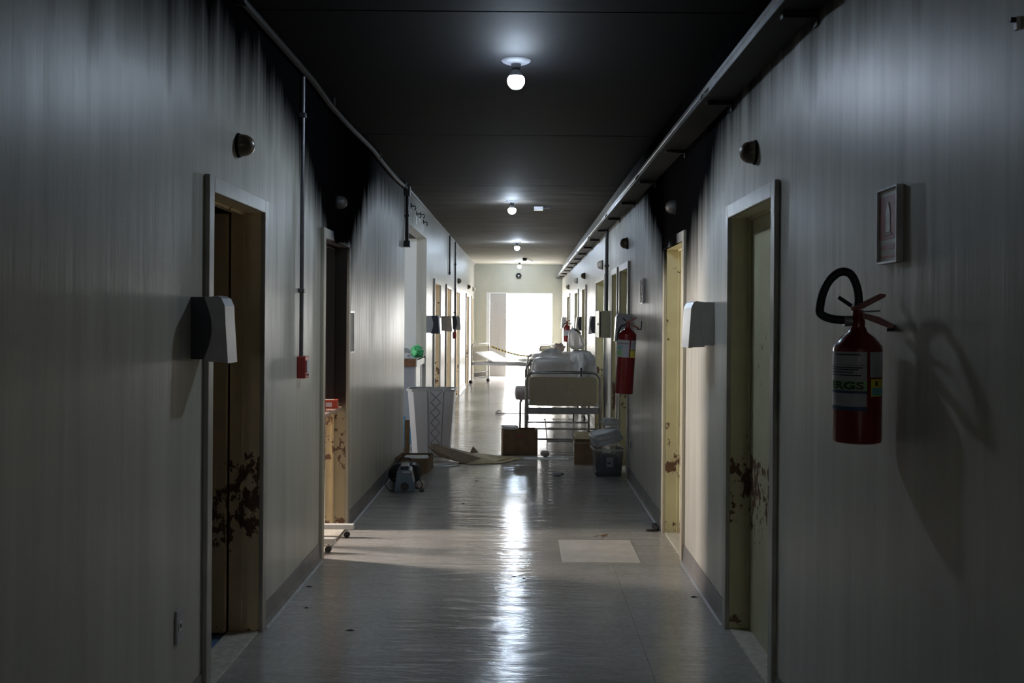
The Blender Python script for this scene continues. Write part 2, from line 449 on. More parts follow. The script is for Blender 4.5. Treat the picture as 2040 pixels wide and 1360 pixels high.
# ================================================================== THE SHELL
def wall_with_holes(mb, x0, x1, ya, yb, holes, top=H):
    y = ya
    for h0, h1, ht in sorted(holes):
        mb.box(x0, x1, y, h0, 0, top); mb.box(x0, x1, h0, h1, ht, top); y = h1
    mb.box(x0, x1, y, yb, 0, top)
lholes = [(a - .02, b + .02, DTOP + .02) for _, a, b in LDOORS] + [(REC[0], REC[1], REC[2])]
rholes = [(a - .02, b + .02, DTOP + .02) for _, a, b in RDOORS]
mb = MB(); wall_with_holes(mb, XL - TH, XL, YB, YE, lholes); struct(mb.build('wall_left', M['wall']))
mb = MB(); wall_with_holes(mb, XR, XR + TH, YB, YE, rholes); struct(mb.build('wall_right', M['wall']))
mb = MB(); mb.box(XR + TH + .04, XR + TH + .10, YB - .2, YE + .2, -.1, 3.3); struct(mb.build('wall_right_light_block', M['wall_white']))  # added unseen backing, keeps sky light from leaking round the closed doors
mb = MB(); mb.box(XL - TH, -.32, YB - .14, YB, 0, 3.2); mb.box(.08, XR + TH + .04, YB - .14, YB, 0, 3.2); mb.box(-.32, .08, YB - .14, YB, 0, 1.45); mb.box(-.32, .08, YB - .14, YB, 1.95, 3.2)
struct(mb.build('wall_back', M['wall_clean']))
# end wall with the double doorway
mb = MB()
mb.box(-5.6, -1.0, YE, YE + .16, 0, 3.25); mb.box(.81, 1.4, YE, YE + .16, 0, 3.25); mb.box(-1.0, .81, YE, YE + .16, 2.33, 3.25)
struct(mb.build('wall_end', M['wall_clean']), 'cream end wall around the bright open doorway')
# floor slab and the vinyl sheets laid on it
mb = MB(); mb.box(-5.8, 1.4, YB - .2, YE + .2, -.15, -.004); struct(mb.build('floor_slab', M['concrete']))
fl = bpy.data.objects.new('floor', None); COL.objects.link(fl); struct(fl, 'worn grey glossy vinyl corridor floor')
g = 0.003
rows = [(YB, 0.5), (.5, 6.55), (6.55, 11.80), (11.86, 17.2), (17.2, 22.6), (22.6, YE + .16)]
for a, b in rows:
    for x0, x1 in ((XL, .60), (.60, XR)):
        MB().box(x0 + (g / 2 if x0 > XL else 0), x1 - (g / 2 if x1 < XR else 0), a + g / 2, b - g / 2, -.004, 0).build('vinyl_sheet', M['floor'], fl)
MB().box(XL, XR, 11.80, 11.86, -.004, -.0005).build('expansion_joint_strip', M['black'], fl)
MB().box(.27, .79, 6.61, 7.29, 0, .0025).build('pale_patch', M['patch'], fl)
mb = MB(); mb.box(-30, 30, YE + .2, 90, -.2, -.02); struct(mb.build('ground_courtyard', M['pave']))
# ceiling slabs with recessed joints, roof slab above
ce = bpy.data.objects.new('ceiling', None); COL.objects.link(ce); struct(ce, 'soot-blackened corridor ceiling')
cj = [YB, 1.6, 4.9, 8.2, 11.3, 13.9, 17.1, 20.4, 23.4, YE]
for i in range(len(cj) - 1):
    MB().box(XL, XR, cj[i] + .008, cj[i + 1] - .008, H, H + .03).build('ceiling_slab', M['ceil'], ce)
mb = MB(); mb.box(-5.8, 1.5, YB - .2, YE + .3, H + .03, H + .2); struct(mb.build('ceiling_roof', M['pipe_dark']))

# ------------------------------------------------------------------ side rooms behind the left wall
XO = -5.30
def room(name, ya, yb, mat, wins=(), zc=H + .03, xo=XO):
    mb = MB(); x1 = XL - TH
    mb.box(xo, x1, ya - .06, ya, -.004, zc); mb.box(xo, x1, yb, yb + .06, -.004, zc)
    y = ya - .06
    for w0, w1, z0, z1 in wins:
        mb.box(xo - .1, xo, y, w0, -.1, zc); mb.box(xo - .1, xo, w0, w1, -.1, z0); mb.box(xo - .1, xo, w0, w1, z1, zc); y = w1
    mb.box(xo - .1, xo, y, yb + .06, -.1, zc)
    return struct(mb.build(name, mat))
room('wall_ochre_room', 3.0, 5.75, M['wall_ochre'])
room('wall_burnt_room', 5.87, 10.6, M['wall_char'], [(7.31, 7.69, .65, 2.45)], xo=-4.02)
room('wall_recess_room', REC[0], REC[1], M['wall_white'], [(11.85, 12.55, 1.2, 2.2)], xo=-4.6)
room('wall_ward', 14.05, YE - .06, M['wall_white'], [(w - .6, w + .6, 1.1, 2.2) for w in WARDWIN])
mb = MB(); mb.box(-5.4, XL - TH, YB, 2.94, -.1, 0); struct(mb.build('floor_store', M['concrete']))
mb = MB(); mb.box(-5.3, XL - TH, 3.0, 5.75, -.004, 0); struct(mb.build('floor_blue', M['blue_floor']))
mb = MB(); mb.box(-4.6, XL - .001, REC[0], REC[1], -.004, 0); struct(mb.build('floor_recess', M['floor']))
mb = MB(); mb.box(-5.3, XL - TH, 14.05, YE - .06, -.004, 0); struct(mb.build('floor_ward', M['floor']))
mb = MB(); mb.box(-4.6, XL - TH, REC[0], REC[1], REC[2], REC[2] + .1); struct(mb.build('ceiling_recess', M['ceil']))

# ------------------------------------------------------------------ doors
def door(name, side, y0, y1, jm, lm=None, leaf='closed', label=None, cm='case'):
    s = -1 if side == 'L' else 1
    X = XL if side == 'L' else XR
    e = bpy.data.objects.new(name, None); COL.objects.link(e); e.location = (X, y0, 0); struct(e, label)
    W = y1 - y0; t = DTOP
    for a, b, n in ((-.02, 0, 'jamb'), (W, W + .02, 'jamb')):
        MB().box(0, s * (TH + .012), a, b, 0, t).build(n, jm, e)
    MB().box(0, s * (TH + .012), -.02, W + .02, t, t + .02).build('head_jamb', jm, e)
    # door stop
    MB().box(s * .085, s * .10, 0, .012, 0, t).box(s * .085, s * .10, W - .012, W, 0, t).box(s * .085, s * .10, .012, W - .012, t - .012, t).build('door_stop', jm, e)
    cw, cp = .068, .022
    for a, b in ((-cw, 0), (W, W + cw)):
        MB().box(-s * cp, 0, a, b, 0, t + cw).build('casing', M[cm], e, bevel=.004)
    MB().box(-s * cp, 0, 0, W, t, t + cw).build('casing_head', M[cm], e, bevel=.004)
    MB().box(0, s * (TH + .01), 0, W, -.003, .008).build('threshold', M['thresh'], e)
    if leaf == 'closed':
        l = MB().box(s * .102, s * .138, .003, W - .003, .01, t - .003).build('door_leaf', lm, e)
        MB().cyl((s * .102, .09, 1.02), (s * .06, .09, 1.02), .009).box(s * .05, s * .066, .08, .2, 1.01, 1.03).build('door_handle', M['steel'], l)
    elif leaf == 'open':
        l = MB().box(s * (TH + .02), s * (TH + .02 + W - .02), W - .045, W - .008, .01, t - .01).build('door_leaf', lm, e)
        MB().cyl((s * (TH + W - .1), W - .045, 1.02), (s * (TH + W - .1), W - .10, 1.02), .009).box(s * (TH + W - .22), s * (TH + W - .09), W - .11, W - .095, 1.01, 1.03).build('door_handle', M['steel'], l)
    return e
ll = {'door_1': ('jamb_l', 'open', 'open brown door with peeling paint in the nearest left doorway'),
      'door_2': ('jamb_b', None, 'burnt black doorway with a table standing in it')}
for n, a, b in LDOORS:
    j, lf, lab = ll.get(n, ('jamb_l', None, 'ochre-framed open doorway on the left wall'))
    door(n, 'L', a, b, M[j], M['leaf_l'], lf, lab, 'case_soot' if n == 'door_2' else 'case')
rl = {'door_8': 'nearest olive door on the right wall', 'door_9': 'olive doorway with badly peeling jamb on the right wall'}
for n, a, b in RDOORS:
    door(n, 'R', a, b, M['jamb_r'], M['leaf_r'], 'closed', rl.get(n, 'closed olive door further down the right wall'), 'case_soot' if n == 'door_9' else 'case')
# end doorway: white frame and the shut left leaf
e = bpy.data.objects.new('door_16', None); COL.objects.link(e); e.location = (0, YE, 0); struct(e, 'bright double doorway at the far end with one shut leaf')
MB().box(-1.0, -.905, -.01, .12, 0, 2.33).build('jamb', M['white'], e)
MB().box(-.905, .81, -.01, .12, 2.30, 2.33).build('head_jamb', M['white'], e)
lf = MB().box(-.903, -.45, .03, .07, .01, 2.30).build('door_leaf', M['leafm'], e)
MB().box(-.88, -.69, .022, .03, .2, 2.0).build('leaf_panel', M['leafm'], lf); MB().box(-.66, -.47, .022, .03, .2, 2.0).build('leaf_panel', M['leafm'], lf)
MB().box(-.88, -.47, .022, .03, 2.05, 2.27).build('leaf_panel', M['leafm'], lf)

# ------------------------------------------------------------------ skirting boards
def skirting(name, side, doors, extra=()):
    s = -1 if side == 'L' else 1; X = XL if side == 'L' else XR
    cuts = sorted([(a - .068, b + .068) for _, a, b in doors] + list(extra)); y = YB
    e = bpy.data.objects.new(name, None); COL.objects.link(e); struct(e)
    for a, b in cuts + [(YE, YE)]:
        if a - y > .05:
            MB().prism([(X, 0), (X, .115), (X - s * .006, .115), (X - s * .010, .03), (X - s * .022, 0)], 'y', y, a).build('skirting_board', M['base'], e)
            MB().prism([(X - s * .018, 0), (X - s * .018, .006), (X - s * .034, 0)], 'y', y, a).build('sealant_bead', M['seal'], e)
        y = b
skirting('baseboard_left', 'L', LDOORS, [(REC[0], REC[1])])
skirting('baseboard_right', 'R', RDOORS)
mb = MB(); mb.box(XL, -1.0, YE - .014, YE, 0, .13); mb.box(.82, XR, YE - .014, YE, 0, .13); struct(mb.build('baseboard_end', M['base']))
# cornice bead along the left ceiling corner beyond the burnt part
mb = MB(); mb.box(XL, XL + .018, 11.4, YE, H - .02, H); struct(mb.build('trim_1', M['seal']))

# ================================================================== LAMPS
def ceiling_lamp(x, y, label):
    t = thing('ceiling_lamp', label, 'lamp', (x, y, H), 0, 'bare bulb ceiling lamps')
    MB().lathe([(.030, -.020), (.060, -.016), (.078, -.008), (.085, 0)], 28).build('ceiling_rose', M['rose'], t, True)
    MB().lathe([(.024, -.056), (.026, -.040), (.030, -.018)], 20).build('socket', M['rose'], t, True)
    MB().lathe([(.043, -.094), (.037, -.076), (.026, -.060), (.022, -.052)], 24).build('bulb_collar', M['white'], t, True)
    prof = [(.004, -.1665)] + [(.050 * math.sin(a), -.1165 - .050 * math.cos(a)) for a in [PI * k / 14 for k in range(1, 9)]] + [(.043, -.0935)]
    MB().lathe(prof, 24).build('bulb', M['bulb'], t, True)
    return t
for x, y, lab in ((-.049, 5.83, 'nearest and largest lit bare bulb on the black ceiling'), (-.146, 12.77, 'second lit bare bulb, hanging where the black ceiling turns brown'),
                  (-.121, 19.5, 'third lit bare bulb down the corridor, on grey ceiling'), (-.094, 26.4, 'farthest lit bare bulb, just before the cream end wall')):
    ceiling_lamp(x, y, lab)

# round call lamps above the doors
def call_lamp(side, y, z, label, r=.054, mat='dome'):
    s = 1 if side == 'L' else -1; X = XL if side == 'L' else XR
    t = thing('call_lamp', label, 'lamp', (X, y, z), 0, 'round call lamps above the doors')
    q = Matrix.Rotation(s * PI / 2, 4, 'Y')
    MB().lathe([(r * 1.06, 0), (r * 1.06, .008), (r * .98, .012)], 24, q).build('lamp_base', M['pipe_soot'], t, True)
    MB().lathe([(r * .97, .010), (r * .97, .022), (r * .9, .042), (r * .72, .060), (r * .45, .072), (.004, .077)], 24, q).build('lamp_dome', M[mat], t, True)
for a in (('L', 4.68, 2.40, 'round brown call lamp above the nearest left door'), ('L', 7.15, 2.42, 'soot-covered call lamp above the burnt left doorway', .05, 'dome_soot'),
          ('L', 20.5, 2.37, 'small call lamp above the fifth left doorway, beside the long conduit'), ('L', 24.2, 2.37, 'small brown call lamp above the sixth left doorway'),
          ('L', 26.6, 2.39, 'small pale call lamp on the left wall next to the end wall', .054, 'dome_pale'),
          ('R', 4.68, 2.385, 'round brown call lamp above the nearest right door'), ('R', 7.10, 2.40, 'dull grey call lamp in the soot above the second right door', .05, 'dome_soot'),
          ('R', 10.42, 2.395, 'dark half-shaded call lamp above the third right door', .058), ('R', 13.65, 2.345, 'pale disc-like call lamp right of the cable tray end pipe', .062, 'dome_pale'),
          ('R', 17.45, 2.36, 'brown call lamp on the far right wall before the two smallest ones'), ('R', 19.9, 2.37, 'second smallest call lamp on the far right wall', .054, 'dome_pale'),
          ('R', 23.5, 2.36, 'smallest call lamp on the far right wall', .054, 'dome_pale')):
    call_lamp(*a)

# ================================================================== CABLE TRAY, PIPES
t = thing('cable_tray', 'long metal cable tray running under the ceiling along the right wall', 'cable tray', (0, 0, 0))
tx, tz = .916, 2.735
seg = [-8.9, -6.9, -3.9, -.9, 2.1, 5.1, 8.1, 11.1, 14.1, 17.1, 20.1, 23.1, 26.1, YE]
for i in range(len(seg) - 1):
    a, b = seg[i] + .004, seg[i + 1] - .004
    MB().box(tx + .004, XR - .004, a, b, tz, tz + .004).box(XR - .008, XR - .004, a, b, tz + .004, tz + .054).build('tray_bottom', M['tray_in'], t)
    MB().prism([(tx, tz), (tx + .004, tz), (tx + .004, tz + .048), (tx + .012, tz + .048), (tx + .012, tz + .054), (tx, tz + .054), (tx, tz + .040), (tx - .004, tz + .036), (tx - .004, tz + .030), (tx, tz + .026)], 'y', a, b).build('tray_side', M['zinc'], t)
    pl = MB().box(tx - .003, tx, b - .10, b + .10, tz + .006, tz + .026)
    for k in (-.07, -.03, .03, .07): pl.cyl((tx - .008, b + k, tz + .016), (tx, b + k, tz + .016), .006, 8)
    if i < len(seg) - 2: pl.build('splice_plate', M['tray_in'], t)
for k in range(-2, 19):
    y = 5.2 + 1.5 * k if k >= 0 else 5.2 + 1.5 * k
    if y > YE - .2: break
    MB().box(tx + .03, XR - .004, y - .02, y + .02, tz - .022, tz - .001).box(XR - .010, XR - .004, y - .02, y + .02, tz - .05, tz - .022).build('tray_bracket', M['tray_in'], t)
for k, (dx, dz, r) in enumerate(((.04, .014, .010), (.065, .018, .014), (.095, .014, .010), (.12, .02, .016))):
    MB().tube([(tx + dx + .006 * math.sin(i * 1.7 + k), -3.6 + i * 1.3, tz + dz + .004 * math.cos(i + k)) for i in range(24)], r, 6).build('cable', M['tray_in'], t, True)

t = thing('ceiling_pipe', 'sooty pipe sagging along the left ceiling corner', 'pipe', (0, 0, 0))
MB().tube([(XL + .026, -3.8 + .5 * i, H - .04 - (0.0 if -3.8 + .5 * i < 6.6 else .03 * abs(math.sin((-3.8 + .5 * i) * 1.1)))) for i in range(31)], .021, 8).build('pipe_run', M['pipe_soot'], t, True)
for y in (-2, 0.2, 2.4, 4.6, 6.8, 9.0, 11.0):
    MB().box(XL, XL + .05, y - .012, y + .012, H - .07, H - .062).box(XL + .044, XL + .05, y - .012, y + .012, H - .07, H - .01).build('pipe_clip', M['pipe_dark'], t)

def conduit(side, y, ztop, zbot, label, mat, r=.012, clips=(), box=None, boxm=None):
    s = 1 if side == 'L' else -1; X = XL if side == 'L' else XR
    t = thing('wall_conduit', label, 'conduit', (X, y, 0))
    MB().cyl((s * (r + .006), 0, zbot), (s * (r + .006), 0, ztop), r, 12).build('conduit_pipe', mat, t, True)
    for z in clips: MB().box(0, s * (2 * r + .012), -.022, .022, z - .013, z + .013).build('pipe_clamp', mat, t, bevel=.003)
    return t
conduit('L', 5.96, 3.03, 1.37, 'thin grey conduit running down the left wall to the nearest red box', M['pipe'], .0125, (2.8, 1.76))
t = thing('alarm_box', 'small red fire alarm box at the foot of the near left conduit', 'alarm', (XL, 5.985, 1.305))
MB().box(0, .05, -.055, .055, -.065, .065).build('box_body', M['redbox'], t, bevel=.005)
MB().box(.05, .056, -.035, .035, -.03, .04).build('break_glass_panel', M['label'], t)
MB().cyl((.05, 0, -.045), (.06, 0, -.045), .006).build('test_key', M['steel'], t)
c = conduit('L', 11.27, 3.08, 2.44, 'thick black conduit on the corner of the left recess', M['pipe_dark'], .020, (2.75,))
MB().box(0, .06, -.05, .05, 2.97, 3.08).build('junction_box', M['pipe_dark'], c); MB().box(0, .065, -.055, .06, 2.40, 2.47).build('junction_box', M['pipe_dark'], c)
conduit('L', 17.95, 3.09, 2.38, 'short dark conduit stub on the far left wall', M['pipe_dark'], .014, (2.42,))
conduit('L', 19.40, 3.09, 1.33, 'long dark conduit on the far left wall ending in a red box', M['pipe_dark'], .016, (2.65, 1.72))
t = thing('alarm_box', 'small red fire alarm box at the foot of the far left conduit', 'alarm', (XL, 19.40, 1.28))
MB().box(0, .05, -.055, .055, -.065, .065).build('box_body', M['redbox'], t, bevel=.005); MB().box(.05, .056, -.035, .035, -.03, .04).build('break_glass_panel', M['label'], t)
conduit('R', 12.62, 2.72, 1.71, 'black conduit dropping from the cable tray to the olive cabinet', M['pipe_dark'], .022, (2.28,))
t = thing('ceiling_junction_box', 'small grey junction box on the ceiling beside the second bulb', 'junction box', (.20, 13.4, H))
MB().box(-.06, .06, -.05, .05, -.045, 0).build('box_body', M['grey_pl'], t, bevel=.004); MB().box(.06, .16, -.012, .012, -.02, 0).build('cable_stub', M['pipe_dark'], t)
t = thing('smoke_detector', 'small dark detector on the ceiling before the farthest bulb', 'detector', (.04, 24.6, H))
MB().lathe([(.03, -.075), (.05, -.06), (.055, -.02), (.05, 0)], 20).build('detector_body', M['black'], t, True); MB().tube([(.05, 0, -.01), (.12, .5, -.008), (.2, 1.2, -.008)], .008, 6).build('detector_cable', M['black'], t)
t = thing('alarm_bell', 'round black device fixed high on the end wall under the farthest bulb', 'alarm', (-.12, YE, 2.79))
q = Matrix.Rotation(PI / 2, 4, 'X')
MB().lathe([(.05, 0), (.05, .05)], 20, q).build('mount', M['grey_pl'], t); MB().lathe([(.078, .05), (.078, .062), (.066, .09), (.04, .11), (.004, .118)], 24, q).build('gong', M['black'], t, True)
MB().lathe([(.022, .112), (.018, .128)], 14, q).build('gong_nut', M['white'], t)

# hooks and scraps left on the beam over the recess
for k, (y, z) in enumerate(((11.9, 2.93), (12.5, 2.90), (12.95, 2.94), (13.35, 2.88))):
    t = thing('beam_hook', 'small dark hook with torn tape on the recess beam, ' + ['nearest the black conduit', 'second from the black conduit', 'third from the black conduit', 'farthest from the black conduit'][k], 'hook', (XL, y, z), 0, 'hooks on the beam over the recess')
    MB().box(0, .012, -.03, .03, -.03, .03).build('hook_plate', M['pipe_dark'], t); MB().tube([(.01, 0, 0), (.05, 0, 0), (.055, 0, -.03), (.04, 0, -.05)], .008, 6).build('hook_arm', M['pipe_dark'], t)
    MB().box(.001, .004, -.08, -.03, -.10 - .03 * (k % 2), -.02).build('torn_tape', M['paper'], t)

# ================================================================== WALL FITTINGS
def dispenser(side, y, z0, label, h=.25, w=.13, d=.15, back='navy', front='grey_pl', lip='white'):
    # side profile in (x,z): back half with bulging seam, front half, front lip
    s = 1 if side == 'L' else -1; X = XL if side == 'L' else XR
    t = thing('soap_dispenser', label, 'dispenser', (X, y, z0), 0 if s > 0 else PI, 'wall dispensers')
    y0, y1 = (0, w) if s > 0 else (-w, 0)
    N = 9
    seam = [(.050 + .032 * math.sin(PI * k / N), h * k / N) for k in range(N + 1)]
    MB().prism([(0, 0)] + [(x, z) for x, z in seam] + [(0, h)], 'y', y0, y1).build('back_shell', M[back], t)
    fr = [(d - .022, -.012), (d - .02, .02), (d - .028, h * .55), (d - .03, h - .03), (d - .045, h + .004)]
    MB().prism([(x, z) for x, z in seam[::-1]] + [(.055, -.01)] + fr, 'y', y0 + .001, y1 - .001).build('front_cover', M[front], t, bevel=.003)
    MB().prism([(d - .023, -.014), (d, -.016), (d - .004, .05), (d - .010, h * .55), (d - .014, h - .035), (d - .028, h - .004), (d - .046, h + .006), (d - .032, h - .03), (d - .028, h * .55), (d - .021, .02)], 'y', y0 - .001, y1 + .001).build('front_panel', M[lip], t)
    return t
dispenser('L', 4.03, 1.43, 'grey soap dispenser with dark back beside the nearest left door', lip='grey_pl')
dispenser('L', 14.03, 1.40, 'grey and navy dispenser before the orange door frame on the left', .24, .24, .185, 'grey_pl', 'navy', 'grey_pl')
dispenser('L', 16.55, 1.40, 'plain beige dispenser between the third and fourth left doorways', .24, .22, .17, 'beige_pl', 'beige_pl', 'beige_pl')
dispenser('L', 19.15, 1.40, 'navy-backed dispenser beside the far left conduit', .25, .24, .15, 'navy', 'grey_pl', 'grey_pl')
dispenser('R', 5.66, 1.46, 'large white dispenser beside the nearest right door', .245, .26, .145, 'white', 'white', 'white')
dispenser('R', 10.02, 1.40, 'grey dispenser half hidden behind the hanging red extinguisher', .26, .13, .16, 'grey_pl', 'grey_pl', 'grey_pl')
dispenser('R', 14.83, 1.40, 'grey dispenser with navy back next to the twelfth door', .25, .2, .11, 'navy', 'grey_pl', 'grey_pl')
dispenser('R', 18.15, 1.40, 'beige dispenser with navy back on the far right wall', .25, .2, .12, 'navy', 'beige_pl', 'beige_pl')
dispenser('R', 24.7, 1.40, 'farthest white dispenser on the right wall', .26, .2, .13, 'white', 'white', 'white')

# wall cabinet under the black conduit
t = thing('wall_cabinet', 'olive grey metal cabinet under the black conduit on the right wall', 'cabinet', (XR, 12.25, 1.38))
MB().box(-.125, 0, 0, .55, 0, .33).build('cabinet_body', M['cab'], t, bevel=.003)
dr = MB().box(-.15, -.136, .0, .55, .0, .33).build('cabinet_door', M['cab'], t, bevel=.002)
MB().box(-.136, -.125, .02, .53, .012, .318).build('door_gasket', M['black'], t)
MB().cyl((-.15, .08, .165), (-.162, .08, .165), .012).build('lock', M['steel'], dr)

# socket plate low on the left wall
t = thing('wall_socket', 'small grey socket plate low on the near left wall', 'socket', (XL, 3.90, .40))
MB().box(0, .010, -.035, .035, -.065, .065).build('plate', M['grey_pl'], t, bevel=.003)
MB().box(.010, .013, -.018, .018, -.02, .02).build('socket_insert', M['white'], t); MB().box(.013, .0135, -.01, .01, -.008, .008).build('socket_hole', M['black'], t)
t = thing('wall_socket', 'small dark socket low on the right wall behind the plastic tub', 'socket', (XR, 9.85, .37))
MB().box(-.010, 0, -.035, .035, -.06, .06).build('plate', M['grey_pl'], t, bevel=.003); MB().box(-.013, -.010, -.018, .018, -.03, .03).build('socket_insert', M['black'], t)
t = thing('wall_bracket', 'small dark bracket high on the right wall at the picture edge', 'bracket', (XR, 2.195, 2.262))
MB().box(-.008, 0, -.007, .007, -.022, .006).build('bracket_plate', M['white'], t); MB().cyl((-.008, 0, 0), (-.020, 0, 0), .006, 12).build('bracket_stub', M['black'], t)
# picture-like frame beside the burnt doorway
t = thing('wall_notice', 'narrow framed notice on the left wall beside the burnt doorway', 'sign', (XL, 7.77, 1.49))
MB().box(0, .008, -.09, .09, -.15, .15).build('notice_panel', M['paper'], t)
MB().box(0, .014, -.10, -.09, -.16, .16).box(0, .014, .09, .10, -.16, .16).box(0, .014, -.09, .09, .15, .16).box(0, .014, -.09, .09, -.16, -.15).build('notice_frame', M['alu'], t)

def flat_text(txt, size, mat, name, parent, place):
    cu = bpy.data.curves.new(name, 'FONT'); cu.body = txt; cu.size = size; cu.align_x = 'LEFT'; cu.offset = size * .035; cu.resolution_u = 3
    o = bpy.data.objects.new(name + '_tmp', cu); COL.objects.link(o)
    dg = bpy.context.evaluated_depsgraph_get(); dg.update()
    me = bpy.data.meshes.new_from_object(o.evaluated_get(dg))
    bpy.data.objects.remove(o); bpy.data.curves.remove(cu)
    bm = bmesh.new(); bm.from_mesh(me)
    for _ in range(2):
        bmesh.ops.subdivide_edges(bm, edges=[e for e in bm.edges if e.calc_length() > size * .25], cuts=1)
    bmesh.ops.triangulate(bm, faces=bm.faces); bm.to_mesh(me); bm.free()
    xs = [v.co.x for v in me.vertices]; w = max(xs) - min(xs); x0 = min(xs)
    for v in me.vertices: v.co = place((v.co.x - x0) / w, v.co.y)
    me.materials.clear(); me.materials.append(mat)
    o = bpy.data.objects.new(name, me); COL.objects.link(o); o.parent = parent
    return o

# extinguisher sign boards (edge-on frames on the right wall)
def ext_sign(y, z, label):
    t = thing('extinguisher_sign', label, 'sign', (XR, y, z), 0, 'extinguisher signs')
    w, h = .075, .105
    MB().box(-.012, 0, -w, w, -h, h).build('sign_board', M['sign_cream'], t)
    MB().box(-.020, 0, -w - .006, -w, -h, h).box(-.020, 0, w, w + .006, -h, h).box(-.020, 0, -w - .006, w + .006, h, h + .006).box(-.020, 0, -w - .006, w + .006, -h - .006, -h).build('sign_frame', M['alu'], t)
    MB().box(-.0135, -.012, -w + .008, w - .004, -.040, h - .018).build('red_field', M['sign_red'], t)
    # extinguisher pictogram: body, shoulder, neck, hose
    MB().prism([(-.016, -.020), (.018, -.020), (.018, .040), (.008, .056), (.008, .066), (-.006, .066), (-.006, .056), (-.016, .040)], 'x', -.0148, -.0135).build('pictogram', M['sign_cream'], t)
    MB().box(-.0148, -.0135, -.03, .03, -.028, -.023).build('pictogram_base', M['ink'], t)
    MB().box(-.0135, -.012, -w + .02, w - .02, -.070, -.056).build('caption_bar', M['sign_red'], t)
    MB().box(-.0135, -.012, -w + .01, w - .01, -.094, -.088).build('caption_line', M['sign_red'], t)
    return t
ext_sign(2.935, 1.882, 'red extinguisher sign in thin metal frame above the nearest red extinguisher')
ext_sign(9.0, 1.86, 'thin framed sign seen edge-on above the second, tilted extinguisher')

# fire extinguishers
def extinguisher(loc, rz, tilt, r, hb, label, text, hookx, big_hose=True):
    t = thing('fire_extinguisher', label, 'extinguisher', loc, rz, 'red fire extinguishers')
    t.rotation_euler = (0, tilt, rz)
    k = r / .07
    prof = [(r * .80, 0), (r * .97, .004), (r, .014), (r, hb), (r * .97, hb + .010), (r * .70, hb + .034), (r * .40, hb + .050), (r * .32, hb + .064)]
    MB().lathe(prof, 40).build('cylinder', M['red'], t, True)
    zt = hb + .06
    hd = MB().lathe([(.019, zt), (.021, zt + .02), (.017, zt + .03), (.016, zt + .055)], 18).build('valve_head', M['red'], t, True)
    MB().cyl((-.018, -.005, zt + .022), (-.040, -.012, zt + .022), .016, 14).build('gauge', M['steel'], hd, True)
    # lower carry handle and upper lever, pointing to the wall (+x local)
    MB().prism([(-.012, zt + .030), (.02, zt + .028), (.085, zt + .002), (.098, zt + .002), (.100, zt + .012), (.06, zt + .034), (.015, zt + .046), (-.012, zt + .046)], 'y', -.011, .011).build('carry_handle', M['red'], t)
    MB().prism([(-.018, zt + .052), (.0, zt + .050), (.075, zt + .092), (.078, zt + .100), (.060, zt + .102), (-.005, zt + .068), (-.02, zt + .062)], 'y', -.010, .010).build('lever', M['red'], t)
    MB().cyl((-.055, -.006, zt + .092), (-.018, 0, zt + .066), .006, 8).build('pin_tail', M['black'], t); MB().cyl((.0, -.012, zt + .048), (.062, -.014, zt + .052), .0025, 6).build('safety_pin', M['steel'], t)
    if big_hose:
        pts = [(-.03, -.012, zt + .024), (-.075, -.02, zt + .028), (-.104, -.024, zt + .042), (-.106, -.024, zt + .065), (-.098, -.02, zt + .105), (-.080, -.014, zt + .142), (-.050, -.008, zt + .166), (-.022, -.002, zt + .160), (-.004, .0, zt + .125), (.002, .002, zt + .085), (-.002, .002, zt + .055)]
        sm = []
        for i in range(len(pts) - 1):
            p0, p1, p2, p3 = [Vector(pts[max(0, min(len(pts) - 1, i + j))]) for j in (-1, 0, 1, 2)]
            for q in range(4):
                u = q / 4
                sm.append(.5 * ((2 * p1) + (p2 - p0) * u + (2 * p0 - 5 * p1 + 4 * p2 - p3) * u * u + (3 * p1 - p0 - 3 * p2 + p3) * u ** 3))
        sm.append(Vector(pts[-1]))
        MB().tube(sm, .0125, 10).build('hose', M['rubber'], t, True)
    else:
        MB().tube([(-.02, -.01, zt + .03), (-.055, -.03, zt + .02), (-.075, -.03, zt - .01), (-.082, -.02, zt - .05), (-.083, -.005, hb - .05)], .010, 8).build('hose', M['rubber'], t, True)
    # wall hook holding the handle
    MB().cyl((hookx, 0, zt - .005), (hookx, 0, zt + .075), .005, 8).cyl((hookx, 0, zt - .003), (.08, 0, zt - .003), .005, 8).build('wall_hook', M['pipe_dark'], t)
    # labels wrapped round the cylinder; angle 0 faces the camera, + to the right
    def arc(a0, a1, z0, z1, off, mat, name, par):
        n = max(3, int(abs(a1 - a0) / 7)); R = r + off; m = MB(); vs = []
        for i in range(n + 1):
            a = math.radians(a0 + (a1 - a0) * i / n)
            vs += [(R * math.sin(a), -R * math.cos(a), z0), (R * math.sin(a), -R * math.cos(a), z1)]
        return m.add(vs, [(2 * i, 2 * i + 2, 2 * i + 3, 2 * i + 1) for i in range(n)]).build(name, mat, par)
    return t, arc, r
t, arc, r = extinguisher((.985, 2.95, 1.245), -.322, 0, .0695, .275, 'nearest red fire extinguisher with looped black hose and white label', True, .115)
lb = arc(-100, 22, .098, .268, .0006, M['label'], 'main_label', t)
arc(-100, 22, .108, .140, .0009, M['label'], 'label_footer', lb); arc(-100, 22, .098, .1165 - .006, .0012, M['l_navy'], 'label_navy_band', lb)
arc(-100, 22, .157, .185, .0012, M['l_green'], 'label_green_band', lb); arc(-100, 22, .148, .156, .0012, M['l_navy'], 'label_dark_strip', lb)
def bend(zb, a0, a1, off):
    def f(u, y):
        a = math.radians(a0 + (a1 - a0) * u); R = r + off
        return Vector((R * math.sin(a), -R * math.cos(a), zb + y))
    return f
flat_text('ERGS', .029, M['ink'], 'label_lettering', lb, bend(.161, -76, 15, .0018))
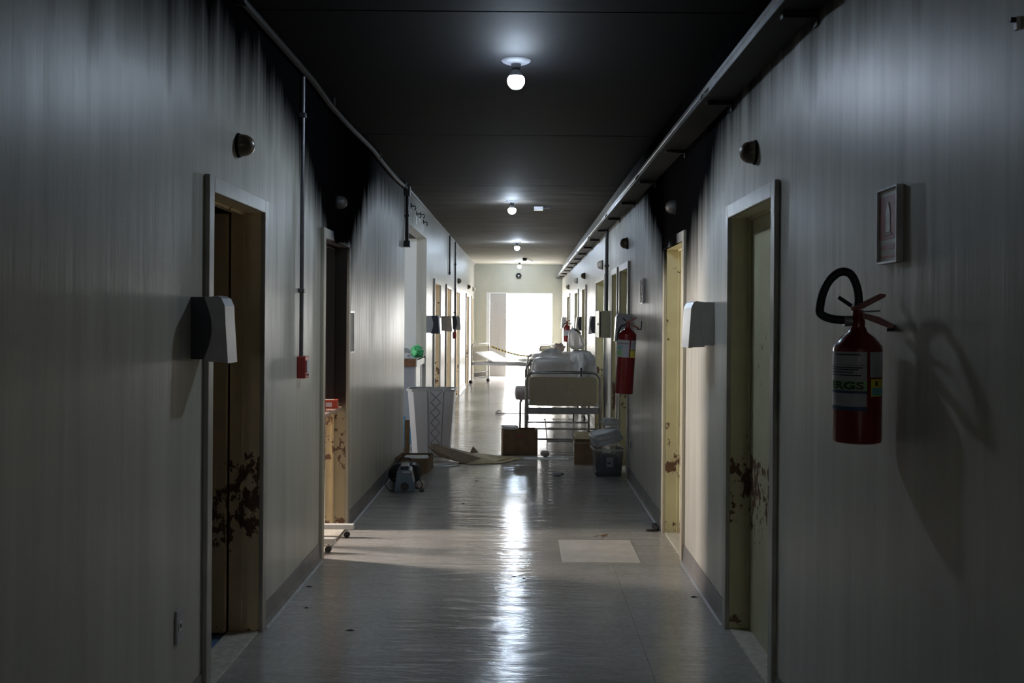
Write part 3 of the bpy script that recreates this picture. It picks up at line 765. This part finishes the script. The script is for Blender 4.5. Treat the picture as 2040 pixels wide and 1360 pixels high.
for i, (z, a1) in enumerate(((.2005, 8), (.2085, -8), (.2165, 2), (.2225, 12))):
    arc(-80, a1, z - .0018, z + .0014, .0012, M['ink'], 'label_line', lb)
arc(-100, 22, .2285, .2295, .0012, M['ink'], 'label_rule', lb)
arc(-60, 5, .258, .262, .0012, M['ink'], 'label_heading', lb)
arc(-70, -30, .236, .252, .0012, M['grey_pl'], 'label_table', lb); arc(-10, 8, .244, .250, .0012, M['grey_pl'], 'label_table', lb)
l2 = arc(29, 78, .195, .268, .0006, M['label'], 'side_label', t); arc(48, 53, .203, .235, .001, M['grey_pl'], 'side_label_print', l2)
l3 = arc(32, 78, .140, .190, .0006, M['l_yellow'], 'yellow_seal', t); arc(34, 76, .143, .165, .001, M['l_cyan'], 'cyan_panel', l3); arc(44, 52, .170, .184, .001, M['ink'], 'seal_print', l3)
t, arc, r = extinguisher((.915, 9.05, .935), -.10, math.radians(3.2), .082, .53, 'second red extinguisher hanging tilted from a hook on the right wall', True, .12, False)
lb = arc(-100, 18, .33, .485, .0006, M['label'], 'main_label', t); arc(-95, -25, .345, .39, .001, M['l_green'], 'label_green_patch', lb); arc(-95, -35, .40, .43, .001, M['l_cyan'], 'label_cyan_patch', lb); arc(-95, 16, .452, .456, .001, M['ink'], 'label_rule', lb)
l2 = arc(26, 75, .40, .485, .0006, M['label'], 'side_label', t); arc(26, 75, .33, .395, .0006, M['l_yellow'], 'yellow_seal', t)
t, arc, r = extinguisher((.985, 22.4, 1.10), 0, 0, .07, .33, 'farthest small red extinguisher behind the plastic jug', True, .09, False)
arc(-90, 60, .14, .26, .0006, M['label'], 'main_label', t)

# ================================================================== BEDS
def bed(name, label, loc, rz, back=0.0, casters=True, W=.93, L=2.0, ht=.955, panel='bedpanel', tube='chrome'):
    t = thing(name, label, 'bed', loc, rz, 'steel hospital beds')
    hw = W / 2 - .018; R = .10
    def uframe(y, top, nm):
        z0 = .10 if casters else 0.0
        pts = [(-hw, y, z0), (-hw, y, top - R)]
        for i in range(1, 7):
            a = PI - PI / 2 * i / 6; pts.append((-hw + R + R * math.cos(a), y, top - R + R * math.sin(a)))
        for i in range(0, 7):
            a = PI / 2 - PI / 2 * i / 6; pts.append((hw - R + R * math.cos(a), y, top - R + R * math.sin(a)))
        pts += [(hw, y, z0)]
        fr = MB().tube(pts, .0165, 10).build(nm, M[tube], t, True)
        for s in (-1, 1):
            if casters:
                MB().cyl((s * hw, y, .06), (s * hw, y, .11), .012, 10).build('caster_stem', M['steel'], fr)
                MB().cyl((s * hw - .014, y + .02, .045), (s * hw + .014, y + .02, .045), .045, 18).build('caster_wheel', M['rubber'], fr, True)
            else:
                MB().lathe([(.02, 0), (.022, .03)], 12, Matrix.Translation((s * hw, y, 0))).build('rubber_foot', M['rubber'], fr)
        return fr
    f = uframe(0, ht, 'foot_frame'); h = uframe(L, ht + .02, 'head_frame')
    for y, nm, top in ((0, 'footboard', ht), (L, 'headboard', ht + .02)):
        MB().prism([(x, z + .725 + (top - .955)) for x, z in rrect(2 * hw - .075, .35, .045)], 'y', y - .009, y + .009).build(nm, M[panel], t)
    for y, nm in ((.0, f), (L, h)):
        MB().box(-hw + .02, hw - .02, y - .018, y + .018, .455, .530).build('cross_rail', M['bedgrey'], nm)
        MB().cyl((-hw, y, .27), (hw, y, .27), .011, 8).cyl((-hw, y, .145), (hw, y, .145), .011, 8).build('lower_bars', M['bedgrey'], nm)
    for s in (-1, 1):
        MB().box(s * hw - .015, s * hw + .015, .02, L - .02, .47, .53).build('side_rail', M['bedgrey'], t)
    # lying surface in four steel panels
    cuts = [.04, .52, .92, 1.26, L - .04]; zs = .56
    for i in range(4):
        a, b = cuts[i] + .006, cuts[i + 1] - .006
        if i == 3 and back:
            q = Matrix.Translation((0, a, zs)) @ Matrix.Rotation(back, 4, 'X')
            MB().box(-hw + .03, hw - .03, 0, b - a, -.012, .012, q).build('backrest_panel', M['sheet'], t)
            MB().cyl((0, a + .1, zs - .06), (0, a + .45, zs + .45 * math.tan(back) * .7), .012).build('lift_strut', M['steel'], t)
        else:
            MB().box(-hw + .03, hw - .03, a, b, zs - .012, zs + .012).build('lying_panel', M['bedpaint'], t)
    # crank handle under the foot end
    MB().tube([(.12, .3, .48), (.12, -.05, .46), (.12, -.12, .46), (.12, -.12, .38), (.12, -.17, .38)], .008, 6).build('crank', M['black'], t)
    return t
b1 = bed('hospital_bed', 'nearest hospital bed with beige footboard, loaded with plastic bags', (.497, 12.2, 0), 0, 0, False)
# drop-down side rail on the near left
MB().tube([(-.50, .02, .62), (-.52, .02, .58), (-.52, .02, .20)], .014, 8).tube([(-.52, .02, .5), (-.52, 1.5, .5)], .012, 8).tube([(-.52, 1.5, .62), (-.52, 1.5, .20)], .014, 8).build('guard_rail', M['chrome'], b1, True)
bed('hospital_bed', 'second hospital bed standing behind the loaded one along the right wall', (.54, 15.9, 0), 0, 0, True, panel='bedpanel')
b3 = bed('hospital_bed', 'white hospital bed with raised backrest standing crosswise near the end door', (.61, 24.30, 0), math.radians(64), math.radians(24), True, W=.95, L=1.85, panel='bedpanel')
bed('hospital_bed', 'farthest bed, only its rounded end frame showing right of the doorway', (.66, 25.75, 0), math.radians(-60), 0, True, W=.80, L=.95, ht=.96)

# load on the beds
def bag(name, label, size, mat, seed, loc, rz=0, sq=3.0, amp=.12, fold=.05, cat='bag', group='plastic bags on the beds'):
    o = blob(name, size, M[mat], seed, sq, amp, 2.0, None, loc, (0, 0, rz), 4, fold)
    return tag(o, label, cat, group)
bag('plastic_bag', 'wide clear plastic bag stuffed behind the beige footboard', (.53, .60, .545), 'film', 3, (.385, 13.02, .573), 0, 6.0, .05, .012)
bag('plastic_bag', 'rounded clear plastic bag heaped behind the wide one', (.44, .56, .62), 'film', 5, (.40, 13.76, .573), 0, 2.6, .1, .03)
bag('plastic_bag', 'crumpled white plastic bag on the right end of the nearest bed', (.25, .5, .60), 'film_white', 8, (.82, 12.92, .573), 0, 3.5, .16, .05)
bag('plastic_bag', 'folded white sheet bag on top beside the plastic jug', (.30, .34, .62), 'film_white', 11, (.79, 13.5, .573), 0, 5.0, .08, .03)
bag('plastic_bag', 'small pinkish bag tied up left of the plastic jug', (.17, .18, .13), 'pinkish', 13, (.60, 16.35, 1.078), 0, 2.6, .3, .1)
bag('foam_block', 'grey foam block carrying the bags on the second bed', (.78, 1.2, .50), 'grey_pl', 14, (.54, 16.5, .573), 0, 8.0, .02, .004, 'foam', 'padding on the beds')
t = thing('plastic_jug', 'large clear plastic jug with dark handle on top of the bags', 'jug', (.735, 13.5, 1.20))
o = blob('jug_body', (.25, .22, .29), M['film'], 21, 2.8, .06, 2.0, t, (0, 0, 0), (0, 0, 0), 4, .005)
for v in o.data.vertices:
    k = max(0, v.co.z / .29); v.co.x = v.co.x * (1 - .45 * k) - .05 * k
MB().tube([(-.04, -.06, .262), (-.015, -.09, .258), (.02, -.09, .235), (.045, -.06, .215)], .012, 8).build('jug_handle', M['black'], t, True)
MB().tube([(.105, -.09, .03), (.075, -.10, .14), (.03, -.09, .22)], .006, 6).build('jug_seam', M['white'], t, True)
t = thing('rolled_blanket', 'grey-pink rolled blanket poking out left of the footboard', 'blanket', (-.02, 12.62, .575))
n = 18; mbb = MB()
pr = [(.01, -.02), (.07, -.012), (.088, .0), (.09, .10), (.084, .16), (.07, .175), (.01, .185)]
mbb.lathe(pr, n, Matrix.Translation((-.055, 0, .10)) @ Matrix.Rotation(PI / 2, 4, 'Y')).build('blanket_roll', M['fabric'], t, True)
MB().tube([(-.055 + .02, 0, .10 + .092), (-.055 + .02, .094, .10), (-.055 + .02, 0, .008), (-.055 + .02, -.094, .10), (-.055 + .02, 0, .192)], .004, 6).build('tie_cord', M['white'], t)
t = thing('black_handle_bag', 'upright black strap standing at the white bag behind the footboard', 'strap', (.74, 12.62, .575))
MB().box(-.011, .011, -.004, .004, 0, .42).build('strap_band', M['black'], t); MB().box(-.016, .016, -.007, .007, .29, .31).build('strap_buckle', M['steel'], t)

# things on the far bed, tape
def ribbon(pts, w, up=(0, 0, 1)):
    m = MB(); vs = []
    for p in pts: vs += [Vector(p) - Vector(up) * w / 2, Vector(p) + Vector(up) * w / 2]
    n = len(pts); fs = [(2 * i, 2 * i + 2, 2 * i + 3, 2 * i + 1) for i in range(n - 1)]
    return m.add(vs, fs)
tp = []
for i in range(40):
    u = i / 39; x = -.80 + 1.75 * u; y = 25.62 - .95 * u; z = .90 - .12 * u - .16 * math.sin(PI * u)
    tp.append((x, y, z))
o = ribbon(tp, .045).build('caution_tape', M['tape']); tag(o, 'yellow and black caution tape sagging across the far crosswise bed', 'tape')
sm = o.modifiers.new('thick', 'SOLIDIFY'); sm.thickness = .001
t = tag(blob('folded_towel', (.34, .26, .07), M['sheet'], 31, 5, .05, 2, None, (.08, 24.62, .573), (0, 0, .5), 3, .01), 'folded pale towel lying on the far crosswise bed', 'towel')
t = thing('white_carton', 'pale carton standing on the far crosswise bed near its foot', 'box', (.52, 24.50, .573), .4)
MB().box(-.12, .12, -.1, .1, 0, .22).build('carton_body', M['paper'], t); MB().box(-.12, .0, -.1, .1, .22, .224).build('flap', M['paper'], t); MB().box(.002, .12, -.1, .1, .22, .224).build('flap', M['paper'], t)

# ================================================================== RECESS COUNTER
t = thing('reception_counter', 'white counter with brown wooden edge in the left recess', 'counter', (-1.345, 12.80, 0))
MB().box(-1.2, 0, .02, 1.05, 1.06, 1.085).build('worktop', M['bluegrey'], t, bevel=.004)
MB().box(-1.2, -.012, 0, .02, .985, 1.085).build('wooden_edge', M['wood'], t)
MB().box(-.012, 0, .0, 1.05, .985, 1.085).build('white_edge', M['white'], t)
MB().box(-1.2, -.03, .03, .05, 0, .985).build('front_panel', M['bluegrey'], t); MB().box(-.03, -.012, .03, .62, 0, .985).build('side_panel', M['white'], t)
MB().box(-.02, -.005, .62, .70, 0, .985).build('corner_post', M['bluegrey'], t)
tag(blob('green_bag', (.14, .20, .15), M['green'], 41, 2.2, .5, 2.2, None, (-1.40, 13.32, 1.086), (0, 0, .4), 4, .12), 'crumpled green plastic bag on the recess counter', 'bag')
tag(blob('white_bag', (.14, .16, .12), M['film_white'], 42, 2.2, .15, 2.0, None, (-1.56, 13.38, 1.086), (0, 0, .4), 4, .04), 'rounded white plastic bag on the counter left of the green one', 'bag')
t = thing('white_device', 'flat white device with small black button on the counter edge', 'device', (-1.52, 13.0, 1.085))
MB().box(-.15, .07, -.06, .08, 0, .065).build('device_body', M['white'], t, bevel=.006); MB().box(.04, .055, -.063, -.06, .025, .04).build('device_button', M['black'], t)
t = thing('blue_sack', 'bright blue plastic sack glimpsed behind the white bin', 'bag', (-1.46, 12.30, 0))
blob('sack_body', (.22, .3, .36), M['skyblue'], 44, 3, .1, 2, t, (0, 0, 0), (0, 0, 0), 3, .03); MB().cyl((0, 0, .35), (0, 0, .40), .03, 10).build('sack_neck', M['skyblue'], t)
t = thing('cardboard_sheet', 'dark brown cardboard sheet standing between the bin and the wall corner', 'cardboard', (-1.31, 11.46, 0))
MB().box(-.03, .03, -.012, -.004, 0, .44).build('front_ply', M['card'], t); MB().box(-.03, .03, -.004, .004, 0, .43).build('back_ply', M['card_in'], t)

# ================================================================== WHITE BIN
t = thing('laundry_bin', 'tall white plastic laundry bin with lattice side beside the left wall', 'bin', (-1.055, 11.78, 0))
def bin_ring(w, d, z):
    c = .07
    return [(-w / 2 + c, -d / 2, z), (-.03 * w / .56, -d / 2, z), (-.02 * w / .56, -d / 2 + .025, z), (.14 * w / .56, -d / 2 + .025, z), (.15 * w / .56, -d / 2, z), (w / 2 - .02, -d / 2, z), (w / 2, -d / 2 + .02, z), (w / 2, d / 2 - c, z), (w / 2 - c, d / 2, z), (-w / 2 + c, d / 2, z), (-w / 2, d / 2 - c, z), (-w / 2, -d / 2 + c, z)]
r0, r1 = bin_ring(.43, .33, .0), bin_ring(.545, .42, .765); n = len(r0)
MB().add(r0 + r1, [(i, (i + 1) % n, n + (i + 1) % n, n + i) for i in range(n)] + [tuple(range(n - 1, -1, -1))]).build('bin_body', M['bin'], t)
r2, r3, r4, r5 = bin_ring(.545, .42, .762), bin_ring(.575, .45, .762), bin_ring(.575, .45, .785), bin_ring(.53, .405, .785)
MB().add(r2 + r3 + r4 + r5, [(k * n + i, k * n + (i + 1) % n, (k + 1) * n + (i + 1) % n, (k + 1) * n + i) for k in range(3) for i in range(n)]).build('bin_rim', M['white'], t)
lat = MB()
for k in range(6):
    z0 = .04 + .118 * k; z1 = z0 + .118
    def fp(u, z):
        s = (.43 + (.115) * z / .765) / .56; return (u * s, -(.33 + .09 * z / .765) / 2 + .020, z)
    for a, b in ((.0, .12), (.12, .0)):
        lat.tube([fp(a, z0), fp(b, z1)], .006, 5)
lat.build('lattice', M['grey_pl'], t)
for u in (-.035, .155):
    MB().tube([(u * .77, -.168, .02), (u * .97, -.213, .76)], .007, 6).build('corner_rib', M['grey_pl'], t)

# ================================================================== FLOOR CLUTTER
def carton(name, label, loc, rz, w, d, h, flaps=(), fill=None, filllevel=.8, mat='card', thick=.006):
    t = thing(name, label, 'box', loc, rz, 'cardboard boxes on the floor')
    m = MB().box(-w / 2, w / 2, -d / 2, -d / 2 + thick, 0, h).box(-w / 2, w / 2, d / 2 - thick, d / 2, 0, h).box(-w / 2, -w / 2 + thick, -d / 2 + thick, d / 2 - thick, 0, h).box(w / 2 - thick, w / 2, -d / 2 + thick, d / 2 - thick, 0, h)
    m.build('box_walls', M[mat], t); MB().box(-w / 2 + thick, w / 2 - thick, -d / 2 + thick, d / 2 - thick, 0, .006).build('box_bottom', M['card_in'], t)
    for side, ang, ln in flaps:
        if side in 'NS':
            y = -d / 2 if side == 'N' else d / 2; sg = -1 if side == 'N' else 1
            q = Matrix.Translation((0, y, h)) @ Matrix.Rotation(sg * ang, 4, 'X')
            MB().box(-w / 2 + .004, w / 2 - .004, min(0, sg * ln), max(0, sg * ln), 0, .004, q).build('flap', M['card_in'], t)
        else:
            x = -w / 2 if side == 'W' else w / 2; sg = -1 if side == 'W' else 1
            q = Matrix.Translation((x, 0, h)) @ Matrix.Rotation(-sg * ang, 4, 'Y')
            MB().box(min(0, sg * ln), max(0, sg * ln), -d / 2 + .004, d / 2 - .004, 0, .004, q).build('flap', M['card_in'], t)
    if fill:
        blob('contents', (w - .03, d - .03, h * filllevel), M[fill], 51, 8, .03, 2, t, (0, 0, .006), (0, 0, 0), 3, .02)
    return t
A = carton('cardboard_box', 'brown cardboard box with faint red print in front of the nearest bed', (-.03, 12.00, 0), math.radians(6), .41, .28, .29, (('S', -1.5, .12),), 'dusk', .7)
MB().box(-.06, .06, -.1415, -.14, .215, .225).box(-.05, .02, -.1415, -.14, .205, .213).build('red_print', M['sign_red'], A)
o = blob('crumpled_film', (.18, .2, .05), M['film_white'], 61, 4, .3, 2, None, (-.14, 12.0, .285), (0, 0, .2), 3, .08); tag(o, 'pale blue-white plastic film on top of the printed cardboard box', 'plastic')
B = carton('cardboard_box', 'small cardboard box with open yellowish flaps between bed and plastic tub', (.745, 11.22, 0), math.radians(-4), .31, .30, .245, (('S', .5, .14), ('W', 1.25, .05), ('N', -1.35, .01)), 'dusk', .85)
C = carton('cardboard_box', 'low cardboard box holding white sheets at the foot of the left wall', (-1.13, 10.58, 0), math.radians(-3), .34, .42, .155, (), None)
for i in range(3): MB().box(-.13 + .02 * i, .14, -.16, .17 - .03 * i, .115 + .012 * i, .123 + .012 * i, Matrix.Rotation(.08 * i, 4, 'Z')).build('paper_sheets', M['paper'], C)

def tub(name, label, loc, rz, w, d, h, mat, lip=.02):
    t = thing(name, label, 'tub', loc, rz, 'plastic storage tubs')
    def ring(s, z, e=0): return [(x, y, z) for x, y in rrect(w * s + e, d * s + e, .04, 4)]
    a, b, c, e2 = ring(.86, 0), ring(1, h), ring(1, h, lip * 2), ring(1, h - .02, lip * 2)
    n = len(a)
    MB().add(a + b, [(i, (i + 1) % n, n + (i + 1) % n, n + i) for i in range(n)] + [tuple(range(n - 1, -1, -1))]).build('tub_body', M[mat], t, True)
    MB().add(b + c + e2, [(k * n + i, k * n + (i + 1) % n, (k + 1) * n + (i + 1) % n, (k + 1) * n + i) for k in range(2) for i in range(n)]).build('tub_rim', M['tub'], t)
    return t
T = tub('plastic_tub', 'clear plastic tub with dark contents at the foot of the right wall', (.885, 10.40, 0), math.radians(3), .30, .38, .285, 'tub_clear', .012)
blob('contents', (.22, .30, .20), M['dusk'], 71, 6, .06, 2, T, (0, 0, .01), (0, 0, 0), 3, .03)
MB().box(-.03, .04, -.172, -.170, .10, .20).build('tub_label', M['label'], T); MB().box(-.02, .02, -.174, -.172, .13, .15).build('label_print', M['l_navy'], T)
o = blob('plastic_bag', (.30, .36, .13), M['film_white'], 73, 7, .10, 1.5, None, (.885, 10.40, .330), (0, -.28, .1), 4, .05); tag(o, 'crumpled translucent bag lying tilted on the plastic tub by the right wall', 'bag')
t = thing('clear_food_box', 'faceted clear plastic box topping the pile on the plastic tub', 'box', (.925, 10.52, .497), .2)
def octo(w, d, z, c): return [(-w / 2 + c, -d / 2, z), (w / 2 - c, -d / 2, z), (w / 2, -d / 2 + c, z), (w / 2, d / 2 - c, z), (w / 2 - c, d / 2, z), (-w / 2 + c, d / 2, z), (-w / 2, d / 2 - c, z), (-w / 2, -d / 2 + c, z)]
a, b, c, d = octo(.15, .17, 0, .03), octo(.19, .21, .03, .04), octo(.18, .20, .036, .04), octo(.12, .14, .075, .035)
MB().add(a + b, [(k, (k + 1) % 8, 8 + (k + 1) % 8, 8 + k) for k in range(8)] + [tuple(range(7, -1, -1))]).build('box_base', M['film_white'], t)
MB().add(c + d, [(k, (k + 1) % 8, 8 + (k + 1) % 8, 8 + k) for k in range(8)] + [tuple(range(8, 16))]).build('box_lid', M['film_white'], t)
T2 = tub('plastic_tub', 'empty frosted plastic tub under the nearest bed', (.50, 13.25, 0), 0, .40, .36, .275, 'tub', .012)
MB().box(-.12, .12, -.19, -.186, .02, .024).build('foot_ridge', M['tub'], T2)

# loose flattened cardboard and white sheets on the floor
def slab(poly, z0, thick, name, mat, parent):
    # poly: list of (x,y,z); extruded down by thick
    n = len(poly); vs = list(poly) + [(x, y, z - thick) for x, y, z in poly]
    return MB().add(vs, [tuple(range(n)), tuple(range(2 * n - 1, n - 1, -1))] + [(i, (i + 1) % n, n + (i + 1) % n, n + i) for i in range(n)]).build(name, mat, parent)
t = thing('flattened_carton', 'flattened brown carton with one raised flap spread over the floor', 'cardboard', (0, 0, 0))
slab([(-.70, 10.95, .012), (-.22, 11.10, .010), (.03, 11.55, .008), (-.20, 11.66, .012), (-.58, 11.62, .05), (-.66, 11.3, .05)], 0, .005, 'carton_panel', M['card_in'], t)
slab([(-.66, 11.0, .022), (-.30, 11.16, .018), (-.12, 11.45, .02), (-.40, 11.6, .03), (-.62, 11.5, .07)], 0, .004, 'carton_panel', M['card_in'], t)
slab([(-1.03, 11.00, .195), (-.98, 11.25, .20), (-.62, 11.45, .085), (-.45, 11.25, .035), (-.62, 10.98, .02), (-.90, 10.95, .10)], 0, .005, 'raised_flap', M['card'], t)
slab([(-.60, 11.60, .05), (-.57, 11.72, .115), (-.50, 11.66, .05)], 0, .004, 'torn_corner', M['card'], t)
t = thing('white_sheets', 'pale sheets of paper on the floor under the raised carton flap', 'paper', (0, 0, 0))
slab([(-1.02, 10.80, .010), (-.80, 10.83, .010), (-.66, 10.95, .010), (-.72, 11.2, .010), (-1.00, 11.3, .010)], 0, .009, 'sheet', M['paper'], t)
slab([(-.98, 10.86, .022), (-.86, 10.88, .022), (-.74, 11.0, .022), (-.85, 11.2, .022), (-.98, 11.2, .022)], 0, .010, 'sheet', M['paper'], t)
t = thing('paper_strip', 'white paper strip lying along the dark floor joint', 'paper', (0, 0, 0))
slab([(-.28, 11.62, .004), (.55, 11.60, .004), (.53, 11.44, .004), (.10, 11.46, .004), (-.1, 11.55, .004)], 0, .003, 'sheet', M['paper'], t)

# blue machine with cables
t = thing('suction_machine', 'slate-blue portable machine with cables near the left wall', 'machine', (-1.085, 9.40, 0), math.radians(4))
MB().prism([(-.095, 0), (.085, 0), (.09, .03), (.060, .19), (.045, .205), (-.055, .205), (-.075, .185), (-.097, .03)], 'y', -.16, .12).build('housing', M['mach'], t, bevel=.008)
MB().cyl((0, -.162, .052), (0, -.172, .052), .038, 20).build('vent', M['black'], t)
MB().box(-.045, .035, -.13, .09, .205, .235).build('handle', M['navy'], t, bevel=.008); MB().box(-.02, .05, -.165, -.158, .178, .192).build('front_trim', M['grey_pl'], t)
MB().tube([(.08, .0, .06), (.13, -.04, .10), (.16, -.05, .05), (.14, -.09, .01), (.16, -.13, .012)], .006, 6).build('power_cable', M['black'], t, True)
MB().box(.135, .175, -.155, -.12, 0, .025).build('plug', M['black'], t); MB().tube([(-.09, .05, .08), (-.16, .02, .11), (-.19, -.05, .05), (-.14, -.12, .01), (-.10, -.18, .01)], .006, 6).build('air_hose', M['black'], t, True)
blob('cloth_wad', (.10, .12, .07), M['fabric'], 81, 2.5, .2, 2, t, (.13, .06, 0), (0, 0, 0), 3, .05)
t = thing('dark_cushion', 'black crumpled bag behind the slate-blue machine', 'bag', (-1.14, 9.82, 0))
blob('bag_body', (.30, .30, .20), M['black'], 83, 2.6, .2, 2, t, (0, 0, 0), (0, 0, 0), 3, .06); MB().tube([(-.08, 0, .18), (-.03, 0, .24), (.05, 0, .23), (.08, 0, .17)], .006, 6).build('bag_strap', M['black'], t)

# overbed table in the burnt doorway
t = thing('overbed_table', 'overbed table with pinkish top and metal base standing in the burnt doorway', 'table', (-1.60, 7.10, 0))
MB().box(-.28, .255, -.36, .42, .915, .937).build('table_top', M['ply'], t, bevel=.004)
MB().box(-.27, -.22, -.02, .04, .08, .915).build('column', M['bedpaint'], t)
for y, x1 in ((.22, .38), (-.25, .335)):
    lg = MB().box(-.3, x1, y - .025, y + .025, .062, .098).build('base_leg', M['bedpaint'], t, bevel=.003)
    MB().cyl((x1 - .05, y, .06), (x1 - .05, y, .03), .008).build('caster_stem', M['steel'], lg); MB().cyl((x1 - .05, y - .012, .022), (x1 - .05, y + .012, .022), .022, 14).build('caster_wheel', M['rubber'], lg)
MB().box(-.3, -.25, -.225, .195, .062, .098).build('base_bar', M['bedpaint'], t)
for i, (x, y, z, rz) in enumerate((( -1.415, 7.38, .937, .1), (-1.47, 7.14, .937, -.15))):
    b = thing('glove_carton', ['small red and white carton at the far end of the table in the burnt doorway', 'small orange-red carton nearer the middle of the table in the burnt doorway'][i], 'box', (x, y, z), rz, 'red cartons on the table')
    MB().box(-.11, .06, -.05, .05, 0, .062).build('carton_body', M['orange_red'], b); MB().box(-.05, .02, -.0512, -.05, .012, .045).build('carton_print', M['paper'], b); MB().box(.06, .0605, -.02, .03, .015, .045).build('carton_print', M['paper'], b); MB().box(-.08, .03, -.03, .03, .062, .0625).build('lid_opening', M['paper'], b)

# small litter
t = thing('small_bottle', 'small white bottle lying on the floor in mid corridor', 'bottle', (.37, 10.28, .02), .15)
q = Matrix.Rotation(PI / 2, 4, 'Y')
MB().lathe([(.016, -.05), (.02, -.046), (.02, .03), (.012, .04)], 16, q).build('bottle_body', M['grey_pl'], t, True); MB().lathe([(.011, .04), (.011, .06)], 12, q).build('cap', M['navy'], t)
MB().box(-.03, .01, -.0205, -.0200, -.006, .006).build('bottle_label', M['label'], t)
tag(blob('crumpled_paper', (.10, .09, .07), M['fabric'], 91, 2.2, .3, 2.5, None, (.27, 11.72, 0), (0, 0, 0), 3, .12), 'crumpled greyish paper ball on the dark floor joint', 'paper')
tag(blob('black_rag', (.16, .12, .045), M['black'], 92, 2.4, .25, 2.5, None, (.86, 11.4, .30), (0, 0, 0), 3, .08), 'black rag lying over the flaps of the small cardboard box', 'rag')
t = thing('metal_rod', 'thin metal hook rod lying on the floor left of the beds', 'rod', (-.38, 16.9, .012))
MB().tube([(0, 0, 0), (.45, .02, 0), (.9, .05, 0)], .008, 6).build('rod', M['pipe'], t); MB().tube([(0, 0, 0), (-.05, .0, .0), (-.07, .10, 0), (.0, .12, .05), (.02, .02, .02)], .008, 6).build('hook', M['pipe'], t)
random.seed(5)
FL = ['against the left skirting under the red alarm box', 'beside the left skirting, nearer than the red alarm box', 'on bare floor left of centre, largest of the near ones', 'in mid floor at the near edge of the light band',
      'just right of the flake at the light band edge', 'beside the right skirting under the white dispenser', 'on the floor before the plastic tub', 'on the floor right of the slate-blue machine',
      'nearest the camera on the left half of the floor', 'on the dark floor behind the pale patch, centre', 'on the dark floor left of centre behind the light band', 'near the right skirting behind the pale patch']
for x, y, s in ((-1.26, 5.97, .03), (-1.18, 5.53, .022), (-.87, 5.14, .03), (-.04, 6.24, .03), (.02, 6.19, .02), (1.00, 5.81, .035), (.60, 9.99, .018), (-.44, 9.91, .03), (-.6, 3.9, .02), (.2, 8.4, .02), (-.5, 8.7, .02), (.75, 8.9, .02)):
    m = MB(); k = 6; ring = [(s * random.uniform(.5, 1) * math.cos(2 * PI * i / k), s * .5 * random.uniform(.5, 1) * math.sin(2 * PI * i / k)) for i in range(k)]
    m.add([(a, b, .001) for a, b in ring] + [(0, 0, .007)], [(i, (i + 1) % k, k) for i in range(k)] + [tuple(range(k - 1, -1, -1))])
    tag(m.build('burnt_flake', M['flake'], None, loc=(x, y, 0)), 'tiny burnt flake ' + FL.pop(0), 'debris', 'burnt flakes on the floor')
t = thing('dry_leaf', 'dry curled leaf just behind the pale floor patch', 'leaf', (.61, 7.42, .001), .6)
MB().add([(-.04, 0, .01), (-.015, -.018, .004), (.02, -.014, .006), (.04, 0, .016), (.015, .02, .008), (-.02, .018, .006)], [(0, 1, 2, 3), (0, 3, 4, 5)]).build('leaf_blade', M['wood'], t); MB().tube([(-.04, 0, .01), (-.08, .02, .004)], .002, 5).build('leaf_stem', M['wood'], t)
t = thing('charred_lump', 'charred lump leaning on the skirting beside the second right door', 'debris', (1.03, 7.70, 0))
blob('lump', (.045, .20, .035), M['flake'], 95, 2.3, .3, 2.5, t, (0, 0, 0), (0, 0, 0), 3, .1); blob('crumb', (.06, .05, .015), M['flake'], 96, 2.3, .3, 2.5, t, (-.05, -.08, 0), (0, 0, 0), 2, .1)
# pale blue stand in the courtyard
t = thing('water_stand', 'pale blue stand outside in the glare beyond the end door', 'stand', (-.36, 44, -.02))
MB().box(-.12, .12, -.1, .1, 1.0, 1.5).build('tank', M['skyblue'], t, bevel=.02); MB().cyl((0, 0, 0), (0, 0, 1.0), .05).build('post', M['skyblue'], t)
